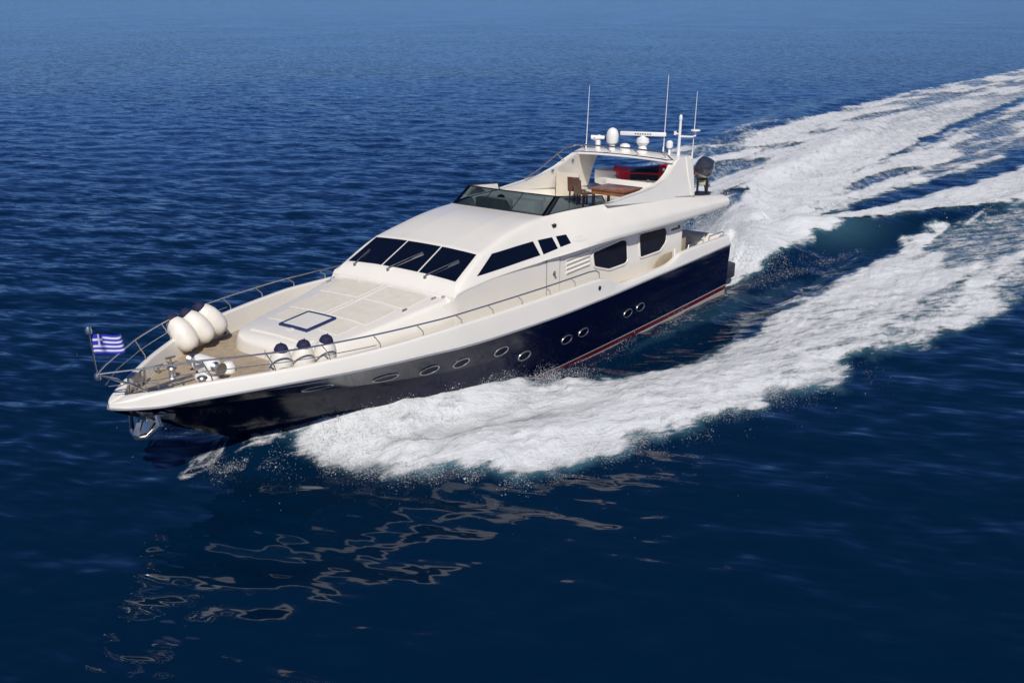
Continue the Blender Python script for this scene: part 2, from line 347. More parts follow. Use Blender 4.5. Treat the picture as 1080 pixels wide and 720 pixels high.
NW = 44
w_l = np.exp(rng.uniform(math.log(.8), math.log(4.5), NW)); w_a = R(212)+rng.normal(0, .85, NW); w_p = rng.uniform(0, 6.28, NW)
def waves(x, y, dr):
    z = np.zeros_like(x)
    for l, a, p in zip(w_l, w_a, w_p):
        k = 6.2832/l
        fade = sstep(2.2, 4.5, l/dr)
        ph = k*(x*math.cos(a)+y*math.sin(a))+p
        z += fade*(.0145*l/6.2832)*(np.sin(ph)+.18*np.cos(2*ph))
    return z
def relief(x, y):
    """shape of the wake itself"""
    z = np.zeros_like(x)
    for s in (1, -1):
        ys = y*s
        d, u, sg = line_d(x, ys, [(21.0, .3), (19.5, .95), (18, 1.75), (16, 2.35), (14, 2.85), (12.5, 3.3)])
        z += (.74*np.sin(np.pi*np.clip(u*.85+.12, 0, 1)))*np.exp(-(d/.95)**2)
        d, u, sg = line_d(x, ys, [(20.2, 2.6), (18, 4.6), (15, 5.9), (11, 7.2), (6, 8.2), (0, 9.2), (-9, 10.2), (-30, 13)])
        z += (.42*np.exp(-2.2*u)*sstep(0, .06, u))*np.exp(-(d/1.2)**2)
        d, u, sg = line_d(x, ys, [(12.5, 3.9), (8, 4.4), (2, 4.4), (-4, 4.4), (-9, 4.2), (-14, 5.6)])
        z -= .30*np.sin(np.pi*np.clip(u, 0, 1))*np.exp(-(d/1.1)**2)
        d, u, sg = line_d(x, ys, [(-11.5, 1.2), (-14, 3.3), (-18, 4.9), (-24, 7.1), (-34, 8.2), (-60, 12)])
        wd_ = np.where(sg > 0, .8, 1.7) if s == 1 else np.where(sg > 0, .8, 1.7)
        z += .85*np.exp(-1.6*u)*np.exp(-(d/wd_)**2)
        # outer diverging swell beside the wake
        d, u, sg = line_d(x, ys, [(-20, 11.5), (-38, 18.6), (-64, 21.6), (-150, 26)])
        z += .5*np.exp(-2*u)*sstep(0, .05, u)*np.exp(-(d/2.4)**2)
    # hollow behind the transom, then the stern mound
    z -= .55*np.exp(-((x+1.2)/1.8)**2-(y/2.4)**2)
    z += .95*np.exp(-((x+7.2)/3.4)**2-(y/2.6)**2)
    z += .8*np.exp(-((x+4.6)/1.7)**2-((y+.2)/2.1)**2)
    return z
def density(x, y):
    n1 = fbm(x/2.6, y/1.5, 4, 3)-.5; n2 = fbm(x/.9, y/.6, 3, 31)-.5
    fx = fbm(x/9, y/1.6, 3, 77)             # streaks along the boat's track
    D = np.zeros_like(x)
    for s in (1, -1):
        ys = y*s
        sd = poly_sd(x, ys, PORT_BAND)+.45+n1*1.6+n2*.9
        core = sstep(-.5, 1.3, sd)
        strength = np.interp(-x, [-21, -8, 0, 12, 30, 60], [.95, .91, .93, .92, .82, .45])
        inner = .72+.5*sstep(.45, .65, fx)*sstep(-12, 16, -x)
        D = np.maximum(D, core*strength*(1+(np.clip(inner, .66, 1.15)-1)*sstep(-12, 8, -x)))
        sd = poly_sd(x, ys, CHINE)+n1*.7+n2*.5
        D = np.maximum(D, sstep(-.15, .4, sd)*np.interp(x, [-10, -1, 6, 12], [.32, .46, .46, .36]))
    far = sstep(90, 300, -x)
    # thin streaks drawn out in the trough between hull and bow wave
    st2 = fbm(x/7, y/.45, 3, 191)
    sd = poly_sd(x, np.abs(y), [(9, 4.2), (3, 3.4), (-1, 2.6), (-6, 2.9), (-11, 3.6), (-20, 6.3), (-40, 9.5), (-70, 13), (-70, 17), (-32, 10), (-20, 8), (-12, 6.4), (-3, 5.6), (4, 5.6)])
    D = np.maximum(D, sstep(-.2, .8, sd)*(.12+.36*sstep(.48, .68, st2)+.34*sstep(8, 20, -x)))
    for P, k in ((STREAK1, 1.0), (STREAK2, 1.0)):
        sd = poly_sd(x, y, P)+1.0+(n1*2.2+n2*.8)*(1+far)
        D = np.maximum(D, sstep(-.3, 2.2, sd)*(k-.32*far)*(.56+.47*sstep(.36, .64, fx)))
    for s in (1, -1):
        sd = poly_sd(x, y*s if s == 1 else -y, RIDGE)+n1*1.1+n2*.5
        D = np.maximum(D, sstep(-.3, .7, sd)*np.interp(-x, [0, 20, 50, 110], [1.0, 1.0, .97, .65])*(.88+.25*fx))
    for s in (1, -1):
        sd = poly_sd(x, y*s, [(23.2, .15), (21.4, .9), (20.6, 1.6), (20.0, 1.0), (20.6, .1), (22.2, -.1)])+n1*1.0+n2*.8
        D = np.maximum(D, .72*sstep(-.1, .5, sd))
    return np.clip(D, 0, 1)

def polar(r0, r1, step_fn, a0, a1, na):
    rs = [r0]
    while rs[-1] < r1: rs.append(rs[-1]*(1+step_fn(rs[-1])))
    rs = np.array(rs); an = np.linspace(a0, a1, na)
    return rs, an
def mesh_from_grid(name, X, Y, Z, keep=None, attrs=None):
    nr, na = X.shape; co = np.stack([X, Y, Z], -1).reshape(-1, 3)
    i, j = np.meshgrid(np.arange(nr-1), np.arange(na-1), indexing='ij')
    q = np.stack([i*na+j, (i+1)*na+j, (i+1)*na+j+1, i*na+j+1], -1).reshape(-1, 4)
    if keep is not None:
        k = keep.reshape(-1); q = q[k[q].any(1)]
        used = np.unique(q); mp = np.full(len(co), -1); mp[used] = np.arange(len(used)); q = mp[q]; co = co[used]
        attrs = {n: a.reshape(-1)[used] for n, a in attrs.items()}
    else: attrs = {n: a.reshape(-1) for n, a in (attrs or {}).items()}
    me = bpy.data.meshes.new(name); me.vertices.add(len(co)); me.vertices.foreach_set('co', co.astype(np.float32).ravel())
    me.loops.add(len(q)*4); me.loops.foreach_set('vertex_index', q.astype(np.int32).ravel())
    me.polygons.add(len(q)); me.polygons.foreach_set('loop_start', np.arange(0, len(q)*4, 4, dtype=np.int32))
    me.polygons.foreach_set('use_smooth', np.ones(len(q), bool)); me.update(calc_edges=True)
    for n, a in attrs.items():
        at = me.attributes.new(n, 'FLOAT', 'POINT'); at.data.foreach_set('value', a.astype(np.float32))
    o = bpy.data.objects.new(name, me); C.objects.link(o); return o

def water_material():
    m = bpy.data.materials.new('sea_water'); m.use_nodes = True; n = m.node_tree; p = n.nodes['Principled BSDF']; L = n.links.new
    p.inputs['IOR'].default_value = 1.333; p.inputs['Roughness'].default_value = .05; p.inputs['Specular IOR Level'].default_value = .45
    geo = n.nodes.new('ShaderNodeNewGeometry')
    at = n.nodes.new('ShaderNodeAttribute'); at.attribute_name = 'aer'
    mx = n.nodes.new('ShaderNodeMix'); mx.data_type = 'RGBA'; L(at.outputs['Fac'], mx.inputs[0]); mx.inputs[6].default_value = (.0005, .0122, .036, 1); mx.inputs[7].default_value = (.08, .21, .27, 1)
    L(mx.outputs[2], p.inputs['Base Color'])
    def vm(op, a, b):
        q = n.nodes.new('ShaderNodeVectorMath'); q.operation = op; L(a, q.inputs[0])
        if isinstance(b, tuple): q.inputs[1].default_value = b
        else: L(b, q.inputs[3 if op == 'SCALE' else 1])
        return q.outputs[0]
    # wind patches: ripples are stronger in some areas
    mp = n.nodes.new('ShaderNodeMapping'); L(geo.outputs['Position'], mp.inputs[0]); mp.inputs['Scale'].default_value = (1, 1, 0)
    pn = n.nodes.new('ShaderNodeTexNoise'); pn.inputs['Scale'].default_value = .03; pn.inputs['Detail'].default_value = 5; L(mp.outputs[0], pn.inputs['Vector'])
    pr = n.nodes.new('ShaderNodeMapRange'); L(pn.outputs['Fac'], pr.inputs['Value']); pr.inputs['From Min'].default_value = .35; pr.inputs['From Max'].default_value = .65; pr.inputs['To Min'].default_value = .5; pr.inputs['To Max'].default_value = 1.3
    # open water away from the lee of the boat carries more small chop
    dn = n.nodes.new('ShaderNodeVectorMath'); dn.operation = 'DISTANCE'; L(geo.outputs['Position'], dn.inputs[0]); dn.inputs[1].default_value = (22, 8, 0)
    gr = n.nodes.new('ShaderNodeMapRange'); L(dn.outputs['Value'], gr.inputs['Value']); gr.inputs['From Min'].default_value = 18; gr.inputs['From Max'].default_value = 170; gr.inputs['To Min'].default_value = .15; gr.inputs['To Max'].default_value = 6.5
    tot = None
    for sc, st_, w, det in ((.9, (.55, 1.6), .20, 1), (2.3, (.5, 1.7), .42, 1.3), (9, (.8, 1.3), .10, 2)):
        mp = n.nodes.new('ShaderNodeMapping'); L(geo.outputs['Position'], mp.inputs[0]); mp.vector_type = 'TEXTURE'; mp.inputs['Rotation'].default_value = (0, 0, R(112)); mp.inputs['Scale'].default_value = (1/st_[0], 1/st_[1], 1)
        nz = n.nodes.new('ShaderNodeTexNoise'); nz.inputs['Scale'].default_value = sc; nz.inputs['Detail'].default_value = det; nz.inputs['Roughness'].default_value = .45; nz.inputs['Distortion'].default_value = .4
        L(mp.outputs[0], nz.inputs['Vector'])
        d = vm('SUBTRACT', nz.outputs['Color'], (.5, .5, .5)); d = vm('MULTIPLY', d, (w, w, 0))
        if sc == 9: d = vm('SCALE', d, gr.outputs[0])
        tot = d if tot is None else vm('ADD', tot, d)
    tot = vm('SCALE', tot, pr.outputs[0])
    nrm = n.nodes.new('ShaderNodeVectorMath'); nrm.operation = 'NORMALIZE'; L(vm('ADD', geo.outputs['Normal'], tot), nrm.inputs[0])
    L(nrm.outputs[0], p.inputs['Normal'])
    return m
def foam_material():
    m = bpy.data.materials.new('sea_foam'); m.use_nodes = True; n = m.node_tree; p = n.nodes['Principled BSDF']; L = n.links.new
    p.inputs['Base Color'].default_value = (.76, .775, .785, 1); p.inputs['Roughness'].default_value = .75; p.inputs['Specular IOR Level'].default_value = .25
    geo = n.nodes.new('ShaderNodeNewGeometry'); at = n.nodes.new('ShaderNodeAttribute'); at.attribute_name = 'dens'
    def noise(sc, det, stretch=(1, 1), rough=.6, dist=0.):
        mp = n.nodes.new('ShaderNodeMapping'); L(geo.outputs['Position'], mp.inputs[0]); mp.inputs['Scale'].default_value = (stretch[0], stretch[1], .6)
        nz = n.nodes.new('ShaderNodeTexNoise'); nz.inputs['Scale'].default_value = sc; nz.inputs['Detail'].default_value = det; nz.inputs['Roughness'].default_value = rough; nz.inputs['Distortion'].default_value = dist
        L(mp.outputs[0], nz.inputs['Vector']); return nz.outputs['Fac']
    def math_(op, a, b=None, c=None):
        q = n.nodes.new('ShaderNodeMath'); q.operation = op
        for i, v in enumerate((a, b, c)):
            if v is None: continue
            if isinstance(v, (int, float)): q.inputs[i].default_value = v
            else: L(v, q.inputs[i])
        return q.outputs[0]
    na = noise(.9, 8, (.55, 1.25), .66, .8); nb = noise(3.5, 6, (.6, 1.2), .7, .5)
    nc = noise(26, 3, (1, 1), .6)
    sep = n.nodes.new('ShaderNodeSeparateXYZ'); L(geo.outputs['Position'], sep.inputs[0]); cmb = n.nodes.new('ShaderNodeCombineXYZ')
    L(sep.outputs[0], cmb.inputs[0]); L(math_('ABSOLUTE', sep.outputs[1]), cmb.inputs[1])
    mpf = n.nodes.new('ShaderNodeMapping'); mpf.vector_type = 'TEXTURE'; L(cmb.outputs[0], mpf.inputs[0]); mpf.inputs['Rotation'].default_value = (0, 0, R(152)); mpf.inputs['Scale'].default_value = (3.2, .55, 1)
    nf = n.nodes.new('ShaderNodeTexNoise'); nf.inputs['Scale'].default_value = 1.5; nf.inputs['Detail'].default_value = 6; nf.inputs['Roughness'].default_value = .62; nf.inputs['Distortion'].default_value = .7; L(mpf.outputs[0], nf.inputs['Vector']); nf = nf.outputs['Fac']
    nn = math_('ADD', math_('ADD', math_('MULTIPLY', na, .26), math_('MULTIPLY', nf, .38)), math_('ADD', math_('MULTIPLY', nb, .24), math_('MULTIPLY', nc, .12)))
    age = n.nodes.new('ShaderNodeAttribute'); age.attribute_name = 'age'
    # foam where density beats the noise
    t = math_('SUBTRACT', math_('MULTIPLY_ADD', at.outputs['Fac'], 0.46, .20), nn)
    mr = n.nodes.new('ShaderNodeMapRange'); mr.interpolation_type = 'SMOOTHSTEP'; L(t, mr.inputs['Value']); L(math_('MULTIPLY_ADD', age.outputs['Fac'], -.08, -.06), mr.inputs['From Min']); L(math_('MULTIPLY_ADD', age.outputs['Fac'], .10, .13), mr.inputs['From Max'])
    edge = n.nodes.new('ShaderNodeMapRange'); L(at.outputs['Fac'], edge.inputs['Value']); edge.inputs['From Min'].default_value = .03; edge.inputs['From Max'].default_value = .2
    alpha = math_('MULTIPLY', mr.outputs[0], edge.outputs[0])
    nb2 = noise(7, 6, (1, 1), .7); nb3 = noise(1.6, 4, (.8, 1.1), .6)
    b = n.nodes.new('ShaderNodeBump'); b.inputs['Strength'].default_value = .75; b.inputs['Distance'].default_value = .18
    L(math_('ADD', math_('MULTIPLY_ADD', nb2, .6, math_('MULTIPLY', nc, .22)), math_('ADD', math_('MULTIPLY', nf, .8), math_('MULTIPLY', alpha, .25))), b.inputs['Height']); L(b.outputs['Normal'], p.inputs['Normal'])
    L(alpha, p.inputs['Alpha'])
    p.inputs['Subsurface Weight'].default_value = .35; p.inputs['Subsurface Radius'].default_value = (.10, .12, .14); p.inputs['Subsurface Scale'].default_value = 1.0
    return m
WATER, FOAM = water_material(), foam_material()

rs, an = polar(9.0, 42000, lambda r: .0075 if r < 160 else (.012 if r < 700 else .05), YAW-R(36), YAW+R(36), 760)
# the rest of the circle is coarser
an = np.r_[np.linspace(YAW-math.pi, YAW-R(36), 90)[:-1], an, np.linspace(YAW+R(36), YAW+math.pi, 90)[1:]]
RR, AA = np.meshgrid(rs, an, indexing='ij')
X = CAM[0]+RR*np.cos(AA); Y = CAM[1]+RR*np.sin(AA)
DR = np.maximum(RR*.0075, .07)*np.where(np.abs(AA-YAW) > R(36.2), 6, 1)*np.where(RR > 160, 1.6, 1)
near = (np.abs(Y) < 40) & (X < 26) & (X > -360)
Z = waves(X, Y, DR); D = np.zeros_like(X); H = np.zeros_like(X)
H[near] = relief(X[near], Y[near]); D[near] = density(X[near], Y[near])
wakezone = np.clip(D*1.5, 0, 1)
Z = Z*(1-.45*wakezone)+H
inside = (X > 0.1) & (X < 20.4) & (np.abs(Y) < np.interp(X, [0, 14, 16, 18, 20, 21], [2.3, 2.2, 1.7, 1.1, .4, 0]))
Z = np.where(inside, np.minimum(Z, -.1), Z)
AER = np.clip(sstep(.3, .9, D)*.7, 0, 1)*sstep(-21.2, -20.0, -X)
AER = np.maximum(AER, .5*np.exp(-((X+12.5)/3.0)**2-((Y-1.6)/2.2)**2))
sea = mesh_from_grid('sea', X, Y, Z, None, {'aer': AER}); sea.data.materials.append(WATER)
tag(sea, 'deep blue open sea with small ripples reaching the horizon', 'sea', kind='structure')

# foam sheet: a finer sheet of its own riding on the water
fa = np.linspace(YAW-R(30), YAW+R(29), 1150)
frs, _ = polar(17.0, 420, lambda r: .0042 if r < 90 else .009, 0, 1, 2)
RR, AA = np.meshgrid(frs, fa, indexing='ij')
FX = CAM[0]+RR*np.cos(AA); FY = CAM[1]+RR*np.sin(AA)
near = (np.abs(FY) < 40) & (FX < 24) & (FX > -360)
FD = np.zeros_like(FX); FH = np.zeros_like(FX)
FD[near] = density(FX[near], FY[near]); FH[near] = relief(FX[near], FY[near])
DR = np.maximum(RR*.0075, .07)*np.where(RR > 160, 1.6, 1)
FZ = waves(FX, FY, DR)*(1-.45*np.clip(FD*1.5, 0, 1))+FH
lump = np.zeros_like(FX); kk = FD > .02
lump[kk] = .26*(fbm(FX[kk]/1.5, FY[kk]/1.0, 3, 5)-.42)+.10*(fbm(FX[kk]/.36, FY[kk]/.28, 4, 9)-.4)
nearfade = np.interp(-FX, [-21, 20, 60, 150], [1, .8, .6, .3])
FZ = FZ+.03+.02*np.clip(RR/60, 0, 3)+np.maximum(lump, -.01)*sstep(.3, .95, FD)*nearfade*1.2
inside = (FX > .05) & (FX < 20.6) & (np.abs(FY) < np.interp(FX, [0, 14, 16, 18, 20, 21], [2.4, 2.3, 1.8, 1.2, .45, 0]))
foam = mesh_from_grid('wake_foam', FX, FY, FZ, (FD > .03) & ~inside, {'dens': FD, 'age': sstep(-2, 75, -FX)}); foam.data.materials.append(FOAM)
tag(foam, 'white foam of the wake trailing behind and beside the yacht', 'wake', kind='stuff')

# ------------------------------------------------------------------ spray droplets
def droplets(P, S):
    n = len(P); base = np.array([[1, 1, 1], [1, -1, -1], [-1, 1, -1], [-1, -1, 1]])*.6
    rot = rng.normal(size=(n, 3, 3)); q, _ = np.linalg.qr(rot)
    v = np.einsum('ij,njk->nik', base, q)*S[:, None, None]+P[:, None, :]
    f = np.array([[0, 1, 2], [0, 3, 1], [0, 2, 3], [1, 3, 2]])[None]+4*np.arange(n)[:, None, None]
    return v.reshape(-1, 3), f.reshape(-1, 3)
def along(P, n):
    P = np.array(P, float); L = np.r_[0, np.cumsum(np.linalg.norm(np.diff(P, axis=0), axis=1))]; u = rng.uniform(0, L[-1], n)
    return np.stack([np.interp(u, L, P[:, k]) for k in range(P.shape[1])], 1), u/L[-1]
drops = []
# bow sheet thrown off the port and starboard bow
for s in (1, -1):
    p, u = along([(21.0, .4), (19.5, 1.1), (18, 1.9), (16, 2.5), (14, 2.95), (12, 3.4)], 60000)
    hgt = .35+.85*np.sin(np.pi*np.clip(u*.8+.15, 0, 1)); out = np.abs(rng.normal(0, .8, len(p)))
    z = hgt*rng.beta(1.3, 2.2, len(p))*1.0*np.exp(-.25*out)+.03
    drops.append((np.stack([p[:, 0]+rng.normal(0, .4, len(p)), s*(p[:, 1]+out), z], 1), rng.uniform(.004, .012, len(p))))
    p, u = along([(21.0, 1.3), (20.7, 2.8), (20.1, 4.0), (19.1, 6.0), (18.0, 6.7), (16, 7.2), (13, 8.3), (10, 8.9), (6, 9.9)], 60000)
    off = rng.standard_t(3, (len(p), 2))*.24; z = np.abs(rng.normal(0, .16, len(p)))*(1-.6*u)+.02
    drops.append((np.stack([p[:, 0]+off[:, 0], s*(p[:, 1]+off[:, 1]), z], 1), rng.uniform(.003, .011, len(p))))
    p, u = along([(12.2, 3.3, .05), (6, 3.35, .3), (0, 2.9, .4), (-5, 4.2, .15), (-10, 4.3, .1)], 7000)
    drops.append((np.stack([p[:, 0], s*(p[:, 1]+rng.normal(0, .25, len(p))), p[:, 2]*rng.uniform(.1, 1.1, len(p))+.03], 1), rng.uniform(.004, .011, len(p))))
n_ = 9000
sx_ = rng.uniform(20.4, 23.2, n_); sy_ = np.interp(sx_, [20.4, 23.2], [1.0, .25])+rng.normal(0, .28, n_)
drops.append((np.stack([sx_, np.abs(sy_)+.1, np.abs(rng.normal(0, .12, n_))+.02], 1), rng.uniform(.004, .012, n_)))
# plume thrown up behind the transom
n_ = 260000
cx = rng.normal(-3.9, 1.7, n_); cy = rng.normal(-.2, 1.25, n_)
hmax = 3.4*np.exp(-((cx+4.0)/2.4)**2)*np.exp(-(cy/2.6)**2)+.2
drops.append((np.stack([cx, cy, hmax*rng.beta(1.1, 1.9, n_)], 1)[cx < -.6], rng.uniform(.005, .014, n_)[cx < -.6]))
p, u = along([(-11.5, 1.4), (-14, 3.4), (-18, 5.0), (-24, 7.1), (-32, 8.2), (-45, 9.6)], 9000)
drops.append((np.stack([p[:, 0]+rng.normal(0, .5, len(p)), p[:, 1]+rng.normal(-.3, .6, len(p)), np.abs(rng.normal(.3, .3, len(p)))], 1), rng.uniform(.01, .03, len(p))))
DP = np.concatenate([d[0] for d in drops]); DS = np.concatenate([d[1] for d in drops])
cl = fbm(DP[:, 0]/.7+DP[:, 2]*1.3, DP[:, 1]/.5, 3, 55); k_ = rng.uniform(0, 1, len(DP)) < sstep(.42, .62, cl)
DP, DS = DP[k_], DS[k_]*rng.lognormal(-.3, .45, k_.sum())
dv, df = droplets(DP, DS)
me = bpy.data.meshes.new('spray'); me.vertices.add(len(dv)); me.vertices.foreach_set('co', dv.astype(np.float32).ravel())
me.loops.add(len(df)*3); me.loops.foreach_set('vertex_index', df.astype(np.int32).ravel()); me.polygons.add(len(df)); me.polygons.foreach_set('loop_start', np.arange(0, len(df)*3, 3, dtype=np.int32)); me.update(calc_edges=True)
SPR = mat('spray_white', (.86, .88, .89), .5, var=.02)
_n = SPR.node_tree; _tr = _n.nodes.new('ShaderNodeBsdfTranslucent'); _tr.inputs[0].default_value = (.9, .92, .93, 1); _mx = _n.nodes.new('ShaderNodeMixShader'); _mx.inputs[0].default_value = .5
_n.links.new(_n.nodes['Principled BSDF'].outputs[0], _mx.inputs[1]); _n.links.new(_tr.outputs[0], _mx.inputs[2]); _n.links.new(_mx.outputs[0], _n.nodes['Material Output'].inputs[0]); me.materials.append(SPR)
sp = bpy.data.objects.new('spray', me); C.objects.link(sp)
tag(sp, 'fine white water droplets thrown up around the moving hull', 'spray', kind='stuff')

# ================================================================== THE YACHT
yacht = empty('motor_yacht', BOAT)
tag(yacht, 'white flybridge motor yacht with dark navy hull speeding across the sea', 'yacht')
def B(mb, name, m, parent=None, **k): return mb.build(name, m, parent or yacht, **k)
sym = lambda P: [(x, -y, z) for x, y, z in P]

# --- hull
hx = list(np.linspace(0, 14, 29))+list(np.linspace(14.25, 23.5, 38))+list(np.linspace(23.6, 24.9, 14))+[24.95, 25]
rows = []
for x in hx:
    S = [(0, min(z_keel(x), z_chine(x)-.0005))]; yc, zc = y_chine(x), z_chine(x)
    S += [(yc*t, S[0][1]+(zc-S[0][1])*t) for t in (.33, .66)]; S += hull_side(x)
    rows.append([(x, -y, z) for y, z in S[::-1]]+[(x, y, z) for y, z in S[1:]])
mb = MB(); mb.grid(rows); n = len(rows[0]); mb.add(rows[0], [tuple(range(n))])
hull = B(mb, 'hull', HULL, ang=28)
# rub rail: moulded strip on the white / navy boundary
for s in (1, -1):
    mb = MB(); mb.tube([(x, s*(y_rub(x)+.012), z_rub(x)) for x in hx[::-1]], .032, 8); B(mb, 'rub_rail', RUBM)
# bulwark
mb = MB()
for s in (1, -1):
    rows = []
    for x in np.r_[np.linspace(0, 4, 12), np.linspace(4.1, 10.4, 42), np.linspace(10.6, 23.4, 50), np.linspace(23.5, 25, 18)]:
        yr, zr, yc, zc, w, zd = y_rub(x), z_rub(x), y_cap(x), z_cap(x), capw(x), z_deck(x)
        yi = max(yc-w, .001)
        S = fillet([(yr, zr+.02), (yr-.01, zr+.1), (yc, zc), (yi, zc), (max(yi-.05, .0005), zd-.03)], [0, .04, .06, .05, 0], 4)
        rows.append([(x, s*y, z) for y, z in S])
    mb.grid(rows); mb.add(rows[0], [tuple(range(len(rows[0])))])
bul = B(mb, 'bulwark', GEL, ang=40)
mb = MB(); mb.box((-.0, -2.7, 1.9), (.16, 2.7, 2.88)); B(mb, 'aft_bulwark', GEL, bevel=.03)
# decks
mb = MB(); rows = []
for x in np.linspace(4.0, 24.6, 60):
    w = max(y_cap(x)-capw(x)-.035, .003); rows.append([(x, w*t, z_deck(x)+.02*(1-t*t)) for t in np.linspace(-1, 1, 9)])
mb.grid(rows); B(mb, 'side_deck', TEAK)
mb = MB(); mb.box((.1, -2.8, 1.85), (4.05, 2.8, 1.95)); B(mb, 'cockpit_sole', TEAK)
mb = MB(); mb.box((4.02, -2.9, 1.9), (4.1, 2.9, 2.37)); B(mb, 'cockpit_riser', GEL)
# swim platform
mb = MB(); pts = [(0, -2.45), (-1.5, -2.4), (-1.85, -2.25), (-2.0, -1.9), (-2.1, 0), (-2.0, 1.9), (-1.85, 2.25), (-1.5, 2.4), (0, 2.45)]
mb.panel([(x, y, 1.42) for x, y in pts], (0, 0, 1), .5); B(mb, 'swim_platform', PLAT, bevel=.04)

# --- foredeck trunk
mb = MB(); rows = []
for x in list(np.linspace(20.55, 19.8, 18))+list(np.linspace(19.7, 15.0, 28)):
    S = trk_section(x); rows.append([(x, y, z) for y, z in S]+[(x, -y, z) for y, z in S[::-1][1:]])
mb.grid(rows); mb.add(rows[0], [tuple(range(len(rows[0])))])
trunk = B(mb, 'trunk_cabin', GEL, ang=50)
def trunk_panel(x0, x1, y0, y1, lift=.006, th=.012, m=NSK, name='nonskid_panel', nx=8, ny=6, parent=None):
    mb = MB(); rows = []
    for x in np.linspace(x0, x1, nx):
        r_ = [(x, y, trk_z(x, y)+lift+th) for y in np.linspace(y0, y1, ny)]
        rows.append([(x, y0, trk_z(x, y0)-.01)]+r_+[(x, y1, trk_z(x, y1)-.01)])
    mb.grid(rows); mb.add(rows[0], [tuple(range(ny+2))]); mb.add(rows[-1], [tuple(range(ny+2))])
    return B(mb, name, m, parent or trunk)
for s in (1, -1):
    trunk_panel(16.15, 17.1, s*.12, s*1.62); trunk_panel(17.3, 18.4, s*.12, s*1.45)
    trunk_panel(18.55, 19.3, s*.62, s*1.3)
hatch = trunk_panel(18.62, 19.55, -.47, .47, .02, .03, GEL, 'deck_hatch')
mb = MB()
for a, b in (((18.56, -.53), (19.61, -.46)), ((18.56, .46), (19.61, .53)), ((18.56, -.46), (18.63, .46)), ((19.54, -.46), (19.61, .46))):
    rows = []
    for x in (a[0], b[0]):
        r_ = [(x, y, trk_z(x, y)+.058) for y in np.linspace(a[1], b[1], 4)]
        rows.append([(x, a[1], trk_z(x, a[1])-.01)]+r_+[(x, b[1], trk_z(x, b[1])-.01)])
    mb.grid(rows, cap=True)
B(mb, 'hatch_frame', NAVYP, hatch)
trunk_panel(15.0+1.0, 19.75, -.06, .06, .004, .01, GELR, 'centre_rib', 20, 3)
trunk_panel(19.85, 20.12, -1.05, 1.05, .01, .03, GELR, 'front_step', 4, 8)
for x, y in ((16.2, 1.85), (16.5, -1.9), (17.2, 1.7), (15.95, 2.0)):
    mb = MB(); mb.tube([(x-.09, y, trk_z(x, y)+.05), (x+.09, y, trk_z(x, y)+.05)], .018, 6)
    for d in (-.04, .04): mb.tube([(x+d, y, trk_z(x, y)-.01), (x+d, y, trk_z(x, y)+.05)], .014, 6)
    B(mb, 'deck_cleat', STEEL, trunk)

# --- lower cabin wall
def wall_y(x): return min(2.4, y_b(x)-.012)
mb = MB()
for s in (1, -1):
    rows = []
    for x in list(np.linspace(17.2, 15.9, 8))+list(np.linspace(15.75, 3.2, 40)):
        q = 0 if x < 15.9 else (x-15.9)*.45
        zt = z_b(x)-.02+.05*max(0, min(1, (x-15.0)/.6)) if x < 15.9 else 3.47-(x-15.9)*.35
        rows.append([(x, s*(wall_y(min(x, 15.9))+.03-q), 2.36), (x, s*(wall_y(min(x, 15.9))+.012-q), 2.9), (x, s*(wall_y(min(x, 15.9))-q), zt)])
    mb.grid(rows)
mb.box((3.15, -2.40, 1.93), (3.23, 2.40, 3.97))
cabin = B(mb, 'cabin_side', GEL, ang=30)

# --- upper moulding
xs = np.r_[15.9, 15.87, 15.84, 15.8, 15.74, 15.68, 15.62, 15.56, np.linspace(15.4, 14.5, 7), 14.42, 14.36, 14.3, 14.2, np.linspace(14.0, 11.1, 22), 11.0, 10.99, 10.975, 10.9, 10.6, 10.3, 10.2, 10.16, 10.12, 10.05, np.linspace(9.8, .5, 40), .42, .35, .3]
rows = []
for x in xs:
    S = upper_section(x); rows.append([(x, y, z) for y, z in S]+[(x, -y, z) for y, z in S[::-1][1:-1]])
mb = MB(); mb.grid(rows, closed=True, cap=True)
# rounded aft lip
sup = B(mb, 'superstructure', GEL, ang=42)

# windscreen panes
def ws_pt(u, v, off):         # u across -1..1, v 0 bottom..1 top
    x = 15.56+(14.42-15.56)*v; w = 2.06+(1.93-2.06)*v; y = u*w; return (x, y, top_z(x, y)+off)
def pane(u0, u1, name='windscreen_pane'):
    mb = MB(); n_ = 8; rows = []
    for v in np.linspace(0.03, .97, 9): rows.append([ws_pt(u, v, .014) for u in np.linspace(u0, u1, n_)])
    low = [[(p[0]-.012, p[1], p[2]-.028) for p in r] for r in rows]
    mb.grid(rows)
    mb.grid([rows[0], low[0]]); mb.grid([rows[-1], low[-1]]); mb.grid([[r[0] for r in rows], [r[0] for r in low]]); mb.grid([[r[-1] for r in rows], [r[-1] for r in low]])
    return B(mb, name, GLASS, sup)
pane(-1, -.352); pane(-.322, .322); pane(.352, 1)
for (u0, u1, v1) in ((-.80, -.93, .45), (-.16, .0, .62), (.52, .62, .62)):
    a = Vector(ws_pt(u0, -.09, .03)); b = Vector(ws_pt(u0+.30 if u0 > -.5 else u0-.02, v1, .06))
    mb = MB(); mb.tube([a, a+Vector((-.05, 0, .07)), b], [.022, .02, .012], 6); mb.lathe([(.0, 0), (.05, 0), (.045, .05), (0, .06)], Matrix.Translation(a), 10)
    d = (b-a).normalized(); t = Vector(ws_pt(.5, .8, 0))-Vector(ws_pt(.5, .4, 0)); t.normalize()
    mb.tube([b-d*.34+Vector((0, 0, -.035)), b+d*.02+Vector((0, 0, -.035))], .016, 6)
    B(mb, 'wiper', DSTEEL, sup)

